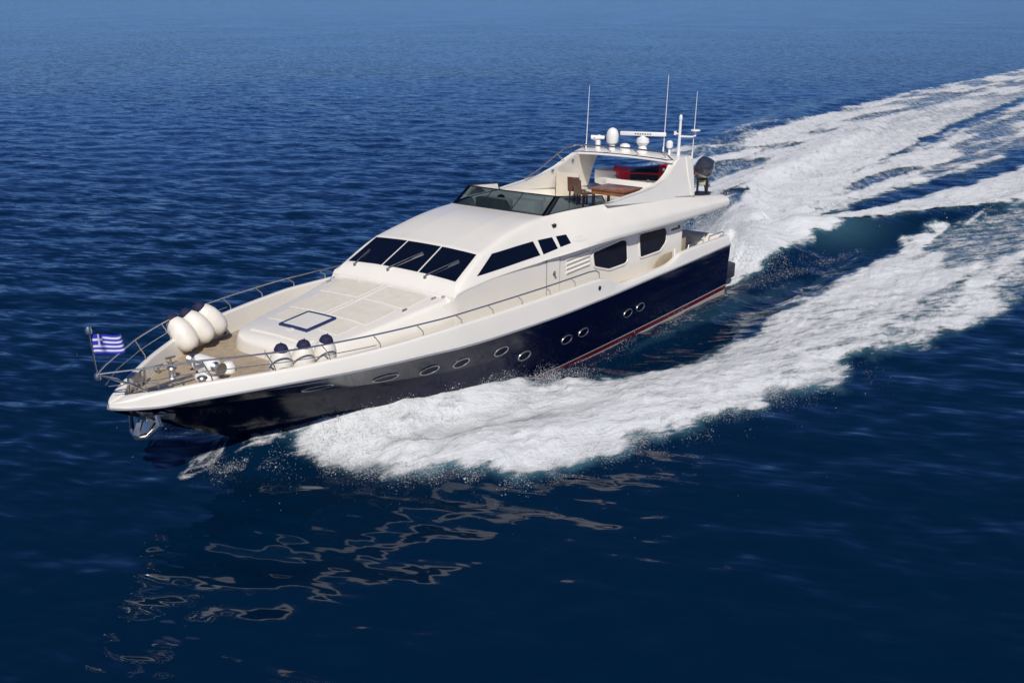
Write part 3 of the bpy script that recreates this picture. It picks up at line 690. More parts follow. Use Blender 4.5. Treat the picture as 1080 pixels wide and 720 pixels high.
def side_panel(poly, s, off, th, name, m, parent, yf=None):
    yf = yf or side_y
    P = [(x, s*(yf(x, z)+off), z) for x, z in poly]
    mb = MB(); mb.panel(P, (0, s, 0), th); return B(mb, name, m, parent)
def subdiv(poly, n=5):
    out = []
    for a, b in zip(poly, poly[1:]+poly[:1]):
        for k in range(n): out.append((a[0]+(b[0]-a[0])*k/n, a[1]+(b[1]-a[1])*k/n))
    return out
def round_poly(poly, r, n=5):
    out = []
    for i, p in enumerate(poly):
        a, b = np.array(poly[i-1]), np.array(poly[(i+1) % len(poly)]); p = np.array(p); la, lb = np.linalg.norm(a-p), np.linalg.norm(b-p)
        rr_ = min(r, .45*la, .45*lb); A, Bq = p+(a-p)*rr_/la, p+(b-p)*rr_/lb
        for k in range(n+1):
            t = k/n; q = (1-t)**2*A+2*t*(1-t)*p+t*t*Bq; out.append((float(q[0]), float(q[1])))
    return out
def strip_panel(corner, s, off, th, name, m, parent):
    """four-cornered pane (lower fore, upper fore, upper aft, lower aft) that follows the curved side"""
    a, b, c, d = [np.array(q) for q in corner]; mb = MB(); top = []
    for v in np.linspace(0, 1, 5):
        r_ = []
        for u in np.linspace(0, 1, 10):
            q = (a*(1-u)+d*u)*(1-v)+(b*(1-u)+c*u)*v; r_.append((q[0], s*(side_y(q[0], q[1])+off), q[1]))
        top.append(r_)
    low = [[(x, y-s*th, z) for x, y, z in r_] for r_ in top]
    mb.grid(top)
    for e in (0, -1): mb.grid([top[e], low[e]]); mb.grid([[r_[e] for r_ in top], [r_[e] for r_ in low]])
    return B(mb, name, m, parent)
#WINDOWS
SIDE_WIN = [[(14.86, 3.93), (13.98, 4.4), (12.06, 4.46), (11.98, 4.06)], [(11.83, 4.06), (11.83, 4.46), (11.18, 4.46), (11.12, 4.13)], [(10.98, 4.15), (11.0, 4.46), (10.55, 4.46), (10.48, 4.2)]]
for s in (1, -1):
    for q in SIDE_WIN: strip_panel(q, s, .010, .03, 'side_window', GLASS, sup)
    # moulded oval emblem plate behind the windows
    o = [(10.02+.36*math.cos(a), 4.30+.10*math.sin(a)) for a in np.linspace(0, 2*math.pi, 24, endpoint=False)]
    mb = MB(); mb.panel([(x, s*(side_y(x, z)+.014), z) for x, z in o], (0, s, .3), .03)
    for k, dx in enumerate((-.2, -.07, .06, .18)): mb.tube([(10.02+dx, s*(side_y(10.02+dx, 4.26)+.018), 4.25), (10.02+dx+.05, s*(side_y(10.05+dx, 4.34)+.018), 4.35)], .012, 5)
    B(mb, 'emblem_plate', GELR, sup)
    mb = MB(); x = 10.9; y = side_y(10.9, 4.75); mb.box((x-.07, -.05, -.03), (x+.07, .05, .05), 0, Matrix.Translation((0, s*(y+.03), 4.75))); mb.tube([(x-.05, s*(y+.02), 4.78), (x+.12, s*(y+.1), 4.80)], .03, 8)
    B(mb, 'horn', BLACKP, sup, bevel=.012)
    # saloon windows in raised surrounds
    W1 = [(9.13, 3.66), (7.34, 3.80), (7.06, 3.74), (6.98, 3.05), (7.12, 2.97), (8.12, 2.95), (9.02, 3.2)]
    W2 = [(6.25, 3.82), (4.5, 3.80), (4.36, 3.7), (4.36, 3.28), (4.78, 3.02), (6.12, 3.0)]
    wy = lambda x, z: wall_y(x)+.012*(3.8-z)
    for Wp in (W1, W2):
        inner = round_poly(Wp, .12); cx_, cz_ = np.mean([p[0] for p in inner]), np.mean([p[1] for p in inner])
        g = side_panel(inner, s, .012, .03, 'saloon_window', SGLASS, yacht, wy)
        k = len(inner); mb = MB(); rows = [[], [], [], []]
        for i, (x, z) in enumerate(inner):
            a, b = inner[i-1], inner[(i+1) % k]; tx, tz = b[0]-a[0], b[1]-a[1]; l = math.hypot(tx, tz); nx_, nz_ = tz/l, -tx/l
            if (x-cx_)*nx_+(z-cz_)*nz_ < 0: nx_, nz_ = -nx_, -nz_
            for r_, (d, h) in zip(rows, ((-.012, .014), (0.0, .034), (.05, .034), (.09, -.01))):
                r_.append((x+nx_*d, s*(wy(x+nx_*d, z+nz_*d)+h), z+nz_*d))
        mb.grid(rows, closed=True); B(mb, 'window_frame', GELR, g)
    # louvres
    for k in range(4):
        mb = MB(); z0 = 3.22+.14*k
        rows = []
        for x in np.linspace(10.62, 9.32, 8):
            zz = z0+(10.62-x)*.05; y = wy(x, zz)
            rows.append([(x, s*(y-.01), zz), (x, s*(y+.035), zz+.02), (x, s*(y+.045), zz+.06), (x, s*(y-.01), zz+.09)])
        mb.grid(rows, cap=True); B(mb, 'louvre', GELR, cabin)
    # side door
    mb = MB(); rows = [[(x, s*(wy(x, z)+.022), z) for x in np.linspace(11.66, 11.0, 6)] for z in np.linspace(2.5, 3.86, 6)]
    mb.grid(rows); low = [[(x, y-s*.04, z) for x, y, z in r_] for r_ in rows]
    mb.grid([rows[-1], low[-1]]); mb.grid([[r_[0] for r_ in rows], [r_[0] for r_ in low]]); mb.grid([[r_[-1] for r_ in rows], [r_[-1] for r_ in low]])
    door = B(mb, 'cabin_door', GEL)
    mb = MB(); mb.lathe([(0, 0), (.07, 0), (.07, .02), (.04, .035), (0, .035)], Matrix.Translation((11.3, s*(wy(11.3, 3.38)+.02), 3.38))@Matrix.Rotation(-s*math.pi/2, 4, 'X'), 12)
    mb.tube([(11.3, s*(wy(11.3, 3.4)+.06), 3.47), (11.3, s*(wy(11.3, 3.3)+.07), 3.3), (11.22, s*(wy(11.3, 3.3)+.06), 3.27)], .02, 6)
    B(mb, 'door_handle', DSTEEL, door)
    # dark gap round the door
    mb = MB()
    for xx in (11.675, 10.985): mb.box((xx-.008, -.004, 2.5), (xx+.008, .006, 3.88), 0, Matrix.Translation((0, s*(wy(xx, 3.2)+.012), 0)))
    B(mb, 'door_seal', GREYP, door)
    # builder's plate lettering on the aft cabin side: small dark marks
    mb = MB()
    x = 3.98
    for w_ in (.09, .05, .05, .07, .05, .05): mb.box((x-w_, -.006, 3.60), (x, .006, 3.665), 0, Matrix.Translation((0, s*(wy(x, 3.6)+.006), 0))); x -= w_+.018
    mb.box((x-.16, -.006, 3.60), (x-.02, .006, 3.73), 0, Matrix.Translation((0, s*(wy(x, 3.6)+.006), 0)))
    B(mb, 'name_lettering', BLACKP, cabin)

# aft cockpit: glass door, side pillars, rail
mb = MB(); mb.box((3.09, -1.4, 2.0), (3.14, 1.4, 3.75)); dg = B(mb, 'saloon_glass_door', GLASS)
mb = MB()
for y in (-1.45, -.5, .45, 1.4): mb.box((3.05, y, 1.97), (3.135, y+.06, 3.8))
B(mb, 'door_frame', STEEL, dg)
for s in (1, -1):
    mb = MB(); mb.box((2.3, s*2.02-.12, 1.95), (3.0, s*2.02+.12, 3.2)); B(mb, 'cockpit_cabinet', TANP, bevel=.03)
    mb = MB(); mb.tube([(1.55, s*2.68, 2.88), (1.5, s*2.68, 3.06), (.25, s*2.62, 3.05), (.2, s*2.62, 2.88)], .02, 8); B(mb, 'cockpit_rail', STEEL)
    mb = MB(); mb.tube([(3.3, s*2.75, 2.9), (3.25, s*2.75, 3.02), (2.1, s*2.72, 3.04), (2.05, s*2.72, 2.9)], .02, 8); B(mb, 'cockpit_rail', STEEL)
    # curved side gate / stair screen at the aft end of the side deck
    mb = MB(); o = [(5.55, 2.42)]+[(4.5+1.05*math.cos(a), 2.42+.50*math.sin(a)) for a in np.linspace(0.15, math.pi/2, 8)]+[(4.2, 2.92), (4.2, 2.42)]
    mb.panel([(x, s*2.62, z) for x, z in o], (0, s, 0), .06); B(mb, 'side_gate', TANP, bevel=.012)  # tan kept darker so the flat panel carries the recess's shade
    mb = MB(); mb.tube([(4.3, s*2.75, 2.75), (4.3, s*2.75, 3.08)], .03, 8); B(mb, 'gate_post', WHITEP, bevel=.01)
mb = MB(); mb.box((.45, -1.9, 1.95), (1.15, 1.9, 2.45)); mb.box((.25, -1.9, 2.2), (.5, 1.9, 2.85)); B(mb, 'cockpit_sofa', CUSH, bevel=.06)

# --- portholes
for s in (1, -1):
    for i, (x, z) in enumerate([(20.58, 2.14), (18.79, 2.04), (17.49, 1.98), (16.45, 1.96), (14.91, 1.94), (13.69, 1.49), (11.58, 1.49), (10.65, 1.5), (7.87, 1.51), (7.02, 1.54)]):
        a_, b_ = (.36, .095) if i == 0 else ((.33, .11) if i == 1 else (.27, .135))
        ring = [(x+a_*math.cos(t), s*(hull_y(x+a_*math.cos(t), z+b_*math.sin(t))+.012), z+b_*math.sin(t)) for t in np.linspace(0, 2*math.pi, 28, endpoint=False)]
        mb = MB(); k = len(ring); mb.add([(p[0], p[1]-s*.004, p[2]) for p in ring]+[(x, s*(hull_y(x, z)+.006), z)], [(q, (q+1) % k, k) for q in range(k)])
        ph = B(mb, 'porthole', SGLASS, hull)
        mb = MB(); mb.tube(ring, .021, 7, closed=True); B(mb, 'porthole_rim', DSTEEL, hull)
    mb = MB(); mb.lathe([(0, 0), (.07, 0), (.07, .02), (.03, .03), (0, .03)], Matrix.Translation((10.1, s*(y_rub(10.1)-.03), 2.84))@Matrix.Rotation(-s*math.pi/2, 4, 'X'), 12); B(mb, 'fairlead', BLACKP, bul)

# --- guard rail
RX = [23.14, 21.9, 20.65, 19.3, 17.98, 16.64, 15.35, 14.05, 12.7, 11.35]
RL = 3.41
def ry(x): return y_cap(x)-.07
for s in (1, -1):
    P = [(25.19, s*.02, 3.30), (24.8, s*.33, 3.33), (24.2, s*.74, 3.36)]+[(x+.26, s*ry(x), RL) for x in np.linspace(23.14, 10.3, 40)]+[(10.2, s*ry(10.2), 3.39), (10.0, s*ry(10.0), 3.3), (9.93, s*ry(9.9), 3.06)]
    mb = MB(); mb.tube(P, .022, 8); rail = B(mb, 'guard_rail', STEEL)
    for x in RX:
        base = Vector((x, s*ry(x), z_cap(x)-.02)); top = Vector((x+.26, s*ry(x+.0), RL)); mid = Vector((x+.03, s*ry(x), z_cap(x)+.12))
        mb = MB(); mb.tube([base, mid, top], .018, 7); B(mb, 'stanchion', STEEL, rail)
    mb = MB(); mb.tube([(25.0, s*.06, 2.98), (24.3, s*.66, 3.05)]+[(x+.15, s*ry(x), 3.13) for x in np.linspace(23.14, 19.3, 14)], .010, 6); B(mb, 'rail_wire', STEEL, rail)
    mb = MB(); mb.tube([(24.25, s*.45, 2.7), (24.55, s*.3, 2.95), (25.19, s*.02, 3.27)], .024, 8); B(mb, 'pulpit_strut', STEEL, rail)
mb = MB(); mb.lathe([(0, -.09), (.07, -.07), (.08, 0), (.06, .07), (0, .08)], Matrix.Translation((25.2, 0, 3.24)), 12); B(mb, 'bow_light', STEEL)
mb = MB(); mb.tube([(25.2, 0, 3.28), (25.3, 0, 4.30)], .018, 8); mb.lathe([(0, 0), (.07, 0), (.075, .08), (.05, .16), (0, .17)], Matrix.Translation((25.3, 0, 4.24)), 12); B(mb, 'flagstaff', STEEL)

# --- anchor and bow fittings
mb = MB()
A0 = Matrix.Translation((24.1, .0, 1.80))@Matrix.Rotation(R(-12), 4, 'Y')@Matrix.Diagonal((1, 1.12, 1, 1))
out = [(.06, -.50, .12), (.10, -.42, .30), (.04, 0, .34), (.10, .42, .30), (.06, .50, .12), (.16, .26, -.22), (.22, 0, -.32), (.16, -.26, -.22)]
inn_ = [(x+.05, y*.62, z*.62+.02) for x, y, z in out]
mb.tube([A0@Vector(p) for p in out], .06, 8, closed=True)
anc = B(mb, 'anchor', STEEL)
mb = MB(); mb.add([A0@Vector((x-.05, y, z)) for x, y, z in out]+[A0@Vector((-.02, 0, .02))], [(i, (i+1) % 8, 8) for i in range(8)]); B(mb, 'anchor_plate', GREYP, anc)
mb = MB(); mb.tube([A0@Vector((.26, 0, -.24)), A0@Vector((.2, 0, .08)), A0@Vector((-.1, 0, .45))], [.08, .075, .06], 8); B(mb, 'anchor_shank', STEEL, anc)
for sg in (1, -1): mb = MB(); mb.panel([A0@Vector((.22, sg*.05, -.22)), A0@Vector((.16, sg*.12, .22)), A0@Vector((.12, sg*.36, .18)), A0@Vector((.15, sg*.22, -.12))], A0.to_3x3()@Vector((1, 0, 0)), .03); B(mb, 'anchor_fluke', STEEL, anc)
mb = MB()
for s in (1, -1): mb.panel([(24.55, s*.12, 2.36), (24.5, s*.34, 2.30), (23.2, s*.34, 1.86), (23.4, s*.2, 1.75), (24.2, s*.12, 2.0)], (0, s, 0), .04)
mb.box((23.7, -.3, 2.0), (24.3, .3, 2.12)); B(mb, 'anchor_pocket', STEEL)
mb = MB()
for s in (1, -1):
    mb.tube([(24.25, s*.34, 2.5), (24.25, s*.34, 2.86), (24.02, s*.46, 2.88), (24.02, s*.46, 2.5)], .03, 7); B(mb, 'mooring_bitt', STEEL); mb = MB(); mb.tube([(23.75, s*.62, 2.48), (23.75, s*.62, 2.84), (23.55, s*.74, 2.86), (23.55, s*.74, 2.48)], .03, 7)
    B(mb, 'mooring_bitt', STEEL); mb = MB()
mb = MB(); mb.box((23.4, -.16, 2.46), (24.6, .16, 2.54)); mb.tube([(24.5, -.18, 2.6), (24.5, .18, 2.6)], .07, 10); mb.tube([(22.75, .0, 2.62), (23.4, 0, 2.62), (24.4, 0, 2.6)], .035, 6); B(mb, 'bow_roller', DSTEEL)
# windlass
mb = MB(); mb.lathe([(0, 0), (.30, 0), (.28, .08), (.20, .12), (.20, .20), (0, .2)], Matrix.Translation((22.35, .0, 2.46)), 18)
mb.lathe([(0, -.34), (.16, -.34), (.21, -.28), (.21, .28), (.16, .34), (0, .34)], Matrix.Translation((22.35, 0, 2.80))@Matrix.Rotation(math.pi/2, 4, 'X'), 18)
wl = B(mb, 'windlass', WHITEP)
mb = MB()
for y in (.45, -.45): mb.lathe([(0, -.13), (.15, -.13), (.10, -.06), (.09, .05), (.15, .13), (0, .13)], Matrix.Translation((22.35, y, 2.8))@Matrix.Rotation(math.pi/2, 4, 'X'), 14)
mb.tube([(22.55, -.2, 2.95), (22.75, 0, 2.98), (22.62, .25, 2.95)], .04, 6)
B(mb, 'windlass_drum', STEEL, wl)
mb = MB(); mb.lathe([(0, 0), (.17, 0), (.17, .14), (.11, .24), (0, .27)], Matrix.Translation((21.75, .05, 2.47)), 14); B(mb, 'windlass_motor_cover', WHITEP, wl)
mb = MB()
for y in (.55, -.6):
    mb = MB(); mb.lathe([(0, 0), (.13, 0), (.09, .05), (.08, .2), (.13, .26), (.1, .3), (0, .31)], Matrix.Translation((22.9, y, 2.46)), 14)
    B(mb, 'capstan', STEEL)
mb = MB()
for s in (1, -1):
    for x in (22.9, 22.3):
        mb = MB(); mb.tube([(x, s*(y_cap(x)-.33), 2.48), (x, s*(y_cap(x)-.33), 2.66)], .03, 7); mb.tube([(x-.14, s*(y_cap(x)-.33), 2.66), (x+.14, s*(y_cap(x)-.33), 2.66)], .028, 7)
        B(mb, 'bow_cleat', DSTEEL)

# --- flybridge windscreen
def fw_base(u):          # u -1..1 around the front, |u|>1 runs aft along the coaming to 2
    a = abs(u); s = 1 if u >= 0 else -1
    if a <= 1: y = u*1.86; x = 11.02+.14*(1-u*u); return (x, y, top_z(min(x, 11.4), y)+.005)
    t = a-1; x = 11.02-2.95*t; return (x, s*(y_3(x)-.05), z_3(x)+.01)
def fw_top(u):
    a = abs(u); s = 1 if u >= 0 else -1
    if a <= 1: y = u*1.80; return (10.28+.16*(1-u*u), y, 5.53+.015*(1-u*u))
    t = a-1; x = 10.28-2.1*t; b = fw_base(u); return (x, s*(1.80+.33*t), 5.53-.2*t)
def fw_strip(u0, u1, name, m, parent, off=0, n_=12, th=.015):
    mb = MB(); rows = []
    for v in np.linspace(0, 1, 5):
        rows.append([tuple(np.array(fw_base(u))*(1-v)+np.array(fw_top(u))*v) for u in np.linspace(u0, u1, n_)])
    mb.grid(rows); return B(mb, name, m, parent)
fg = fw_strip(-.97, .97, 'flybridge_windscreen', FGLASS, yacht, n_=20)
for s in (1, -1):
    fw_strip(s*1.03, s*1.98, 'screen_wing', FGLASS, fg)
    mb = MB(); b, t = Vector(fw_base(s*1.0)), Vector(fw_top(s*1.0))
    for k in range(1): mb.add([b+Vector((.03, -s*.14, .0)), b+Vector((-.16, s*.02, .0)), t+Vector((-.13, s*.015, 0)), t+Vector((.02, -s*.12, 0)), b+Vector((-.02, -s*.16, .0)), b+Vector((-.2, -s*.03, 0)), t+Vector((-.17, -s*.04, 0)), t+Vector((-.03, -s*.15, 0))], [(0, 1, 2, 3), (4, 7, 6, 5), (0, 4, 5, 1), (1, 5, 6, 2), (2, 6, 7, 3), (3, 7, 4, 0)])
    B(mb, 'screen_pillar', BLACKP, fg)
    e0, e1 = Vector(fw_base(s*2.0)), Vector(fw_top(s*1.98)); mb = MB(); mb.tube([e0, e1], .02, 6); B(mb, 'screen_end_post', BLACKP, fg)
mb = MB(); mb.tube([fw_top(u) for u in np.linspace(-1.98, 1.98, 60)], .022, 7); B(mb, 'screen_top_rail', BLACKP, fg)
mb = MB(); mb.tube([fw_base(u) for u in np.linspace(-1.98, 1.98, 60)], .016, 6); B(mb, 'screen_gasket', BLACKP, fg)
for u in (-.33, .33):
    mb = MB(); mb.tube([fw_base(u), fw_top(u)], .014, 6); B(mb, 'screen_mullion', BLACKP, fg)

# flybridge furniture that is moulded in
mb = MB(); mb.box((9.75, -1.5, 4.85), (10.25, -.3, 5.18)); B(mb, 'helm_console', BEIGE, bevel=.05)
mb = MB(); mb.lathe([(.17, -.012), (.2, 0), (.17, .012)], Matrix.Translation((9.68, -.9, 5.06))@Matrix.Rotation(R(65), 4, 'Y'), 20); mb.tube([(9.72, -1.05, 5.06), (9.66, -.75, 5.06)], .015, 6); B(mb, 'steering_wheel', BLACKP)
mb = MB(); mb.box((7.9, -1.5, 4.42), (8.5, -.4, 4.9)); mb.box((7.75, -1.5, 4.8), (7.95, -.4, 4.99)); B(mb, 'helm_seat', CUSH, bevel=.06)
mb = MB(); mb.box((4.75, -2.02, 4.42), (4.87, -1.02, 5.40)); mb.box((4.2, -2.02, 4.42), (4.75, -1.02, 4.85)); B(mb, 'flybridge_bench', BEIGE, bevel=.05)
mb = MB(); mb.box((3.5, -.7, 4.42), (4.1, 2.02, 4.86)); mb.box((3.3, -.7, 4.42), (3.55, 2.02, 5.12)); mb.box((4.1, 1.62, 4.42), (6.6, 2.02, 4.86)); mb.box((4.0, 1.93, 4.42), (6.8, 2.1, 5.06)); B(mb, 'flybridge_sofa', CUSH, bevel=.07)

# --- radar arch
ARCH = {-1: [(2.42, 4.60), (2.30, 5.4), (2.14, 5.96), (2.22, 6.06), (3.1, 6.09), (3.6, 5.98), (4.1, 5.80), (4.7, 5.56), (5.4, 5.38), (6.3, 5.25), (7.3, 5.16), (8.3, 5.06), (7.2, 4.96), (5.0, 4.8)],
        1: [(2.42, 4.60), (2.30, 5.4), (2.14, 5.96), (2.22, 6.06), (3.0, 6.09), (3.35, 5.97), (3.65, 5.78), (3.95, 5.60), (4.4, 5.42), (5.14, 5.27), (6.0, 5.2), (7.1, 5.14), (8.3, 5.06), (7.2, 4.96), (5.0, 4.8)]}
def arch_y(z, x): return 2.42-.27*max(0, z-4.9)
leg = None
for s in (1, -1):
    mb = MB(); P = round_poly(ARCH[s], .09, 3); k = len(P)
    rows = [[(x, s*(arch_y(z, x)-d), z) for x, z in P] for d in (.0,)]
    o_ = [(x, s*arch_y(z, x), z) for x, z in P]; i_ = [(x, s*(arch_y(z, x)-.26), z) for x, z in P]
    mb.add(o_+i_, [tuple(range(k)), tuple(range(2*k-1, k-1, -1))]+[(q, (q+1) % k, k+(q+1) % k, k+q) for q in range(k)])
    lg = B(mb, 'radar_arch' if leg is None else 'arch_leg', GEL, leg, bevel=.03); leg = leg or lg
mb = MB(); rows = []
for y in np.linspace(-2.08, 2.08, 24):
    c = .06*(1-(y/2.08)**2); zt = 6.07+c
    rows.append([(x, y, z) for x, z in fillet([(2.16, zt-.17), (2.14, zt-.06), (2.3, zt), (3.1, zt+.02), (3.55, zt-.06), (3.6, zt-.16), (3.0, zt-.2), (2.16, zt-.17)], [0, .04, .05, .08, .06, .04, .05, 0], 3)])
mb.grid(rows, cap=True); B(mb, 'arch_beam', GEL, leg)
for s in (1, -1):
    mb = MB(); mb.tube([(2.62, s*(arch_y(4.7, 0)+.012), 4.68), (2.72, s*(arch_y(5.4, 0)+.012), 5.4), (2.62, s*(arch_y(6.1, 0)+.012), 6.05)], .022, 6); B(mb, 'arch_trim', GELR, leg)
    mb = MB(); mb.tube([(x, s*(y_3(x)+.005), z_3(x)+.03) for x in np.linspace(8.2, 2.4, 24)], .016, 6); B(mb, 'arch_gasket', GREYP, leg)
    for x, z in ((5.1, 5.45), (3.9, 5.72)):
        mb = MB(); mb.box((x-.06, s*(arch_y(z, x)-.27)-.02, z-.05), (x+.06, s*(arch_y(z, x)-.27)+.02, z+.05)); B(mb, 'courtesy_light', GREYP, leg, bevel=.01)
# tube frame carried above the beam
mb = MB(); fr = [(6.6, -2.15, 5.32), (5.8, -2.14, 5.55), (4.8, -2.1, 5.98), (4.2, -2.05, 6.20), (3.85, -1.95, 6.25)]+[(3.75, y, 6.28+.05*(1-(y/2)**2)) for y in np.linspace(-1.8, 1.8, 16)]+[(3.7, 1.95, 6.2), (3.5, 2.05, 6.02)]
mb.tube(fr, .03, 8)
for y in (-1.7, -.6, .6, 1.7): mb.tube([(3.75, y, 6.28), (3.4, y, 6.1)], .018, 6)
mb.tube([(4.7, -2.09, 6.0), (4.3, -2.06, 5.75)], .018, 6)
B(mb, 'arch_tube_frame', DSTEEL, leg)
# antennas
for x, y, z, dx, L in ((3.2, -1.82, 6.05, .0, 2.35), (2.6, 1.15, 6.1, .0, 2.78), (2.25, 2.15, 5.95, .0, 2.38)):
    mb = MB(); mb.tube([(x, y, z), (x, y, z+.22), (x-.02, y, z+.24), (x-.11, y+.01, z+L)], [.03, .03, .018, .009], 7); B(mb, 'whip_antenna', WHITEP, leg)
# satellite dome, radar, small dome, spotlight
def top_of_beam(y): return 6.07+.06*(1-(y/2.08)**2)
x, y = 2.95, -.82; z = top_of_beam(y)
mb = MB(); mb.lathe([(0, 0), (.12, 0), (.11, .22), (.2, .26), (.225, .34), (.23, .55), (.2, .68), (.13, .77), (.05, .81), (0, .815)], Matrix.Translation((x, y, z-.01)), 20); B(mb, 'satellite_dome', WHITEP, leg)
x, y = 2.9, .45; z = top_of_beam(y)
mb = MB(); mb.lathe([(0, 0), (.2, 0), (.18, .08), (.13, .22), (.24, .36), (.22, .5), (.1, .55), (.07, .6), (0, .6)], Matrix.Translation((x, y, z-.01)), 18); rp_ = B(mb, 'radar_pedestal', WHITEP, leg)
mb = MB(); mb.box((-.07, -.84, 0), (.07, .84, .15), 0, Matrix.Translation((x, y, z+.58))@Matrix.Rotation(R(24), 4, 'Z')); B(mb, 'radar_scanner', WHITEP, leg, bevel=.03)
mb = MB()
for k in range(7):
    c = Matrix.Translation((x, y, z+.58))@Matrix.Rotation(R(24), 4, 'Z'); mb.box((.066, -.30+.09*k, .05), (.074, -.24+.09*k, .10), 0, c)
B(mb, 'radar_lettering', GREYP, leg)
x, y = 3.05, -.2; z = top_of_beam(y)
mb = MB(); mb.lathe([(0, 0), (.2, 0), (.2, .1), (.17, .14), (.2, .17), (.17, .24), (.08, .28), (0, .29)], Matrix.Translation((x, y, z-.01)), 16); B(mb, 'small_radome', WHITEP, leg)
x, y = 2.95, -1.45; z = top_of_beam(y)
mb = MB(); mb.lathe([(0, 0), (.1, 0), (.1, .3), (.06, .34), (0, .34)], Matrix.Translation((x, y, z-.01)), 12); mb.tube([(x+.14, y-.22, z+.42), (x-.1, y+.22, z+.42)], [.09, .07], 10); mb.tube([(x+.16, y-.08, z+.38), (x-.12, y, z+.46)], [.08, .06], 9); B(mb, 'searchlight', WHITEP, leg)
x, y = 2.5, 1.35; z = top_of_beam(y)
mb = MB(); mb.lathe([(0, 0), (.05, 0), (.04, .2), (.11, .22), (.13, .3), (.12, .42), (.06, .48), (0, .485)], Matrix.Translation((x, y, z-.01)), 14); B(mb, 'navigation_dome', WHITEP, leg)
x, y = 2.5, 1.72; z = top_of_beam(y)
mb = MB(); mb.tube([(x, y, z-.05), (x-.05, y, z+1.25)], [.06, .045], 10); mb.lathe([(0, 0), (.06, 0), (.06, .12), (.03, .18), (0, .18)], Matrix.Translation((x-.05, y, z+1.25)), 10)
mb.tube([(x-.03, y, z+.66), (x-.2, y+.42, z+.66), (x-.24, y+.52, z+.70), (x-.24, y+.52, z+.86)], .035, 8); mb.lathe([(0, 0), (.16, .02), (.18, .05), (.16, .08), (0, .1)], Matrix.Translation((x-.24, y+.52, z+.84)), 14)
mb.tube([(x, y-.16, z+.75), (x, y, z+.75)], .03, 7); mb.lathe([(0, 0), (.05, 0), (.05, .14), (0, .14)], Matrix.Translation((x, y-.17, z+.7)), 10)
B(mb, 'light_mast', WHITEP, leg)

# ================================================================== LOOSE THINGS ON BOARD
def on_boat(name, loc, rot=(0, 0, 0)):
    from mathutils import Euler
    return empty(name, BOAT@Matrix.LocRotScale(Vector(loc), Euler(rot), None))
# fenders
def make_fender():
    r_ = on_boat('fender', (0, 0, 0))
    mb = MB(); prof = [(0, -.46), (.08, -.455), (.17, -.41), (.24, -.32), (.278, -.18), (.285, -.02), (.27, .14), (.225, .28), (.16, .38), (.11, .43), (.09, .47), (0, .47)]
    mb.lathe(prof, None, 24); B(mb, 'fender_body', FEND, r_, ang=60)
    mb = MB(); mb.lathe([(.17, .375), (.172, .40), (.155, .44), (.13, .49), (.08, .525), (0, .53)], None, 16); B(mb, 'fender_cap', NAVYC, r_)
    mb = MB(); mb.lathe([(0, -.53), (.05, -.52), (.07, -.46), (0, -.44)], None, 10); B(mb, 'fender_eye', BLACKP, r_)
    mb = MB(); mb.tube([(0, 0, .50), (.03, .02, .60)], .012, 5); B(mb, 'lanyard', NAVYC, r_)
    return r_
from mathutils import Euler
f0 = make_fender()
FEN = [((21.5, 1.69, 2.93), (R(-10), R(4), 0), 'white navy-capped fender inside the near rail, closest to the flag in its row', 'fenders along the near rail'),
       ((20.98, 1.88, 2.93), (R(-8), R(4), .3), 'white fender with navy cap beside the near rail, between the two others', 'fenders along the near rail'),
       ((20.42, 2.04, 2.96), (R(-8), R(8), .7), 'white fender with navy cap beside the near rail, farthest from the bow flag', 'fenders along the near rail'),
       ((21.55, -1.98, 3.02), (R(38), R(14), 0), 'big cream fender leaning on the far rail, front one of three nearest the flag', 'fenders leaning on the far rail'),
       ((20.98, -2.1, 3.06), (R(38), R(14), .4), 'big cream fender leaning on the far rail, squeezed in the middle of three', 'fenders leaning on the far rail'),
       ((20.42, -2.28, 3.1), (R(38), R(12), .8), 'big cream fender leaning on the far rail, rear one of three nearest the windscreen', 'fenders leaning on the far rail')]
for i, (loc, rot, lab, grp) in enumerate(FEN):
    o = f0 if i == 0 else copy_tree(f0)
    sc = 1.09 if loc[1] < 0 else 1.0
    o.matrix_world = BOAT@Matrix.LocRotScale(Vector(loc), Euler(rot), Vector((sc, sc, sc)))
    tag(o, lab, 'fender', grp)

# bow flag
mb = MB(); nx_, nz_ = 27*2, 18
FL, FHT = .72, .44
def fpt(i, j):
    u, v = i/nx_, j/nz_
    return (25.245-.02-u*FL*.93, .12*math.sin(u*8.5+v*1.2)*u**.6+.05*u, 3.74+v*FHT-.08*u+.03*math.sin(u*6+1))
V_ = [[fpt(i, j) for i in range(nx_+1)] for j in range(nz_+1)]
vv = [p for r_ in V_ for p in r_]; W_ = nx_+1
for j in range(nz_):
    for i in range(nx_):
        stripe = (nz_-1-j)//2; white = stripe % 2 == 1
        cu, cvv = i/2, nz_-1-j
        if cu < 10 and cvv < 10: white = (4 <= cu < 6) or (4 <= cvv < 6)
        mb.f.append((j*W_+i, j*W_+i+1, (j+1)*W_+i+1, (j+1)*W_+i)); mb.m.append(1 if white else 0)
mb.v = vv
fl = mb.build('flag', [FBLUE, FWHITE]); fl.matrix_world = BOAT
tag(fl, 'small blue and white striped flag with a cross flying from the bow staff', 'flag')

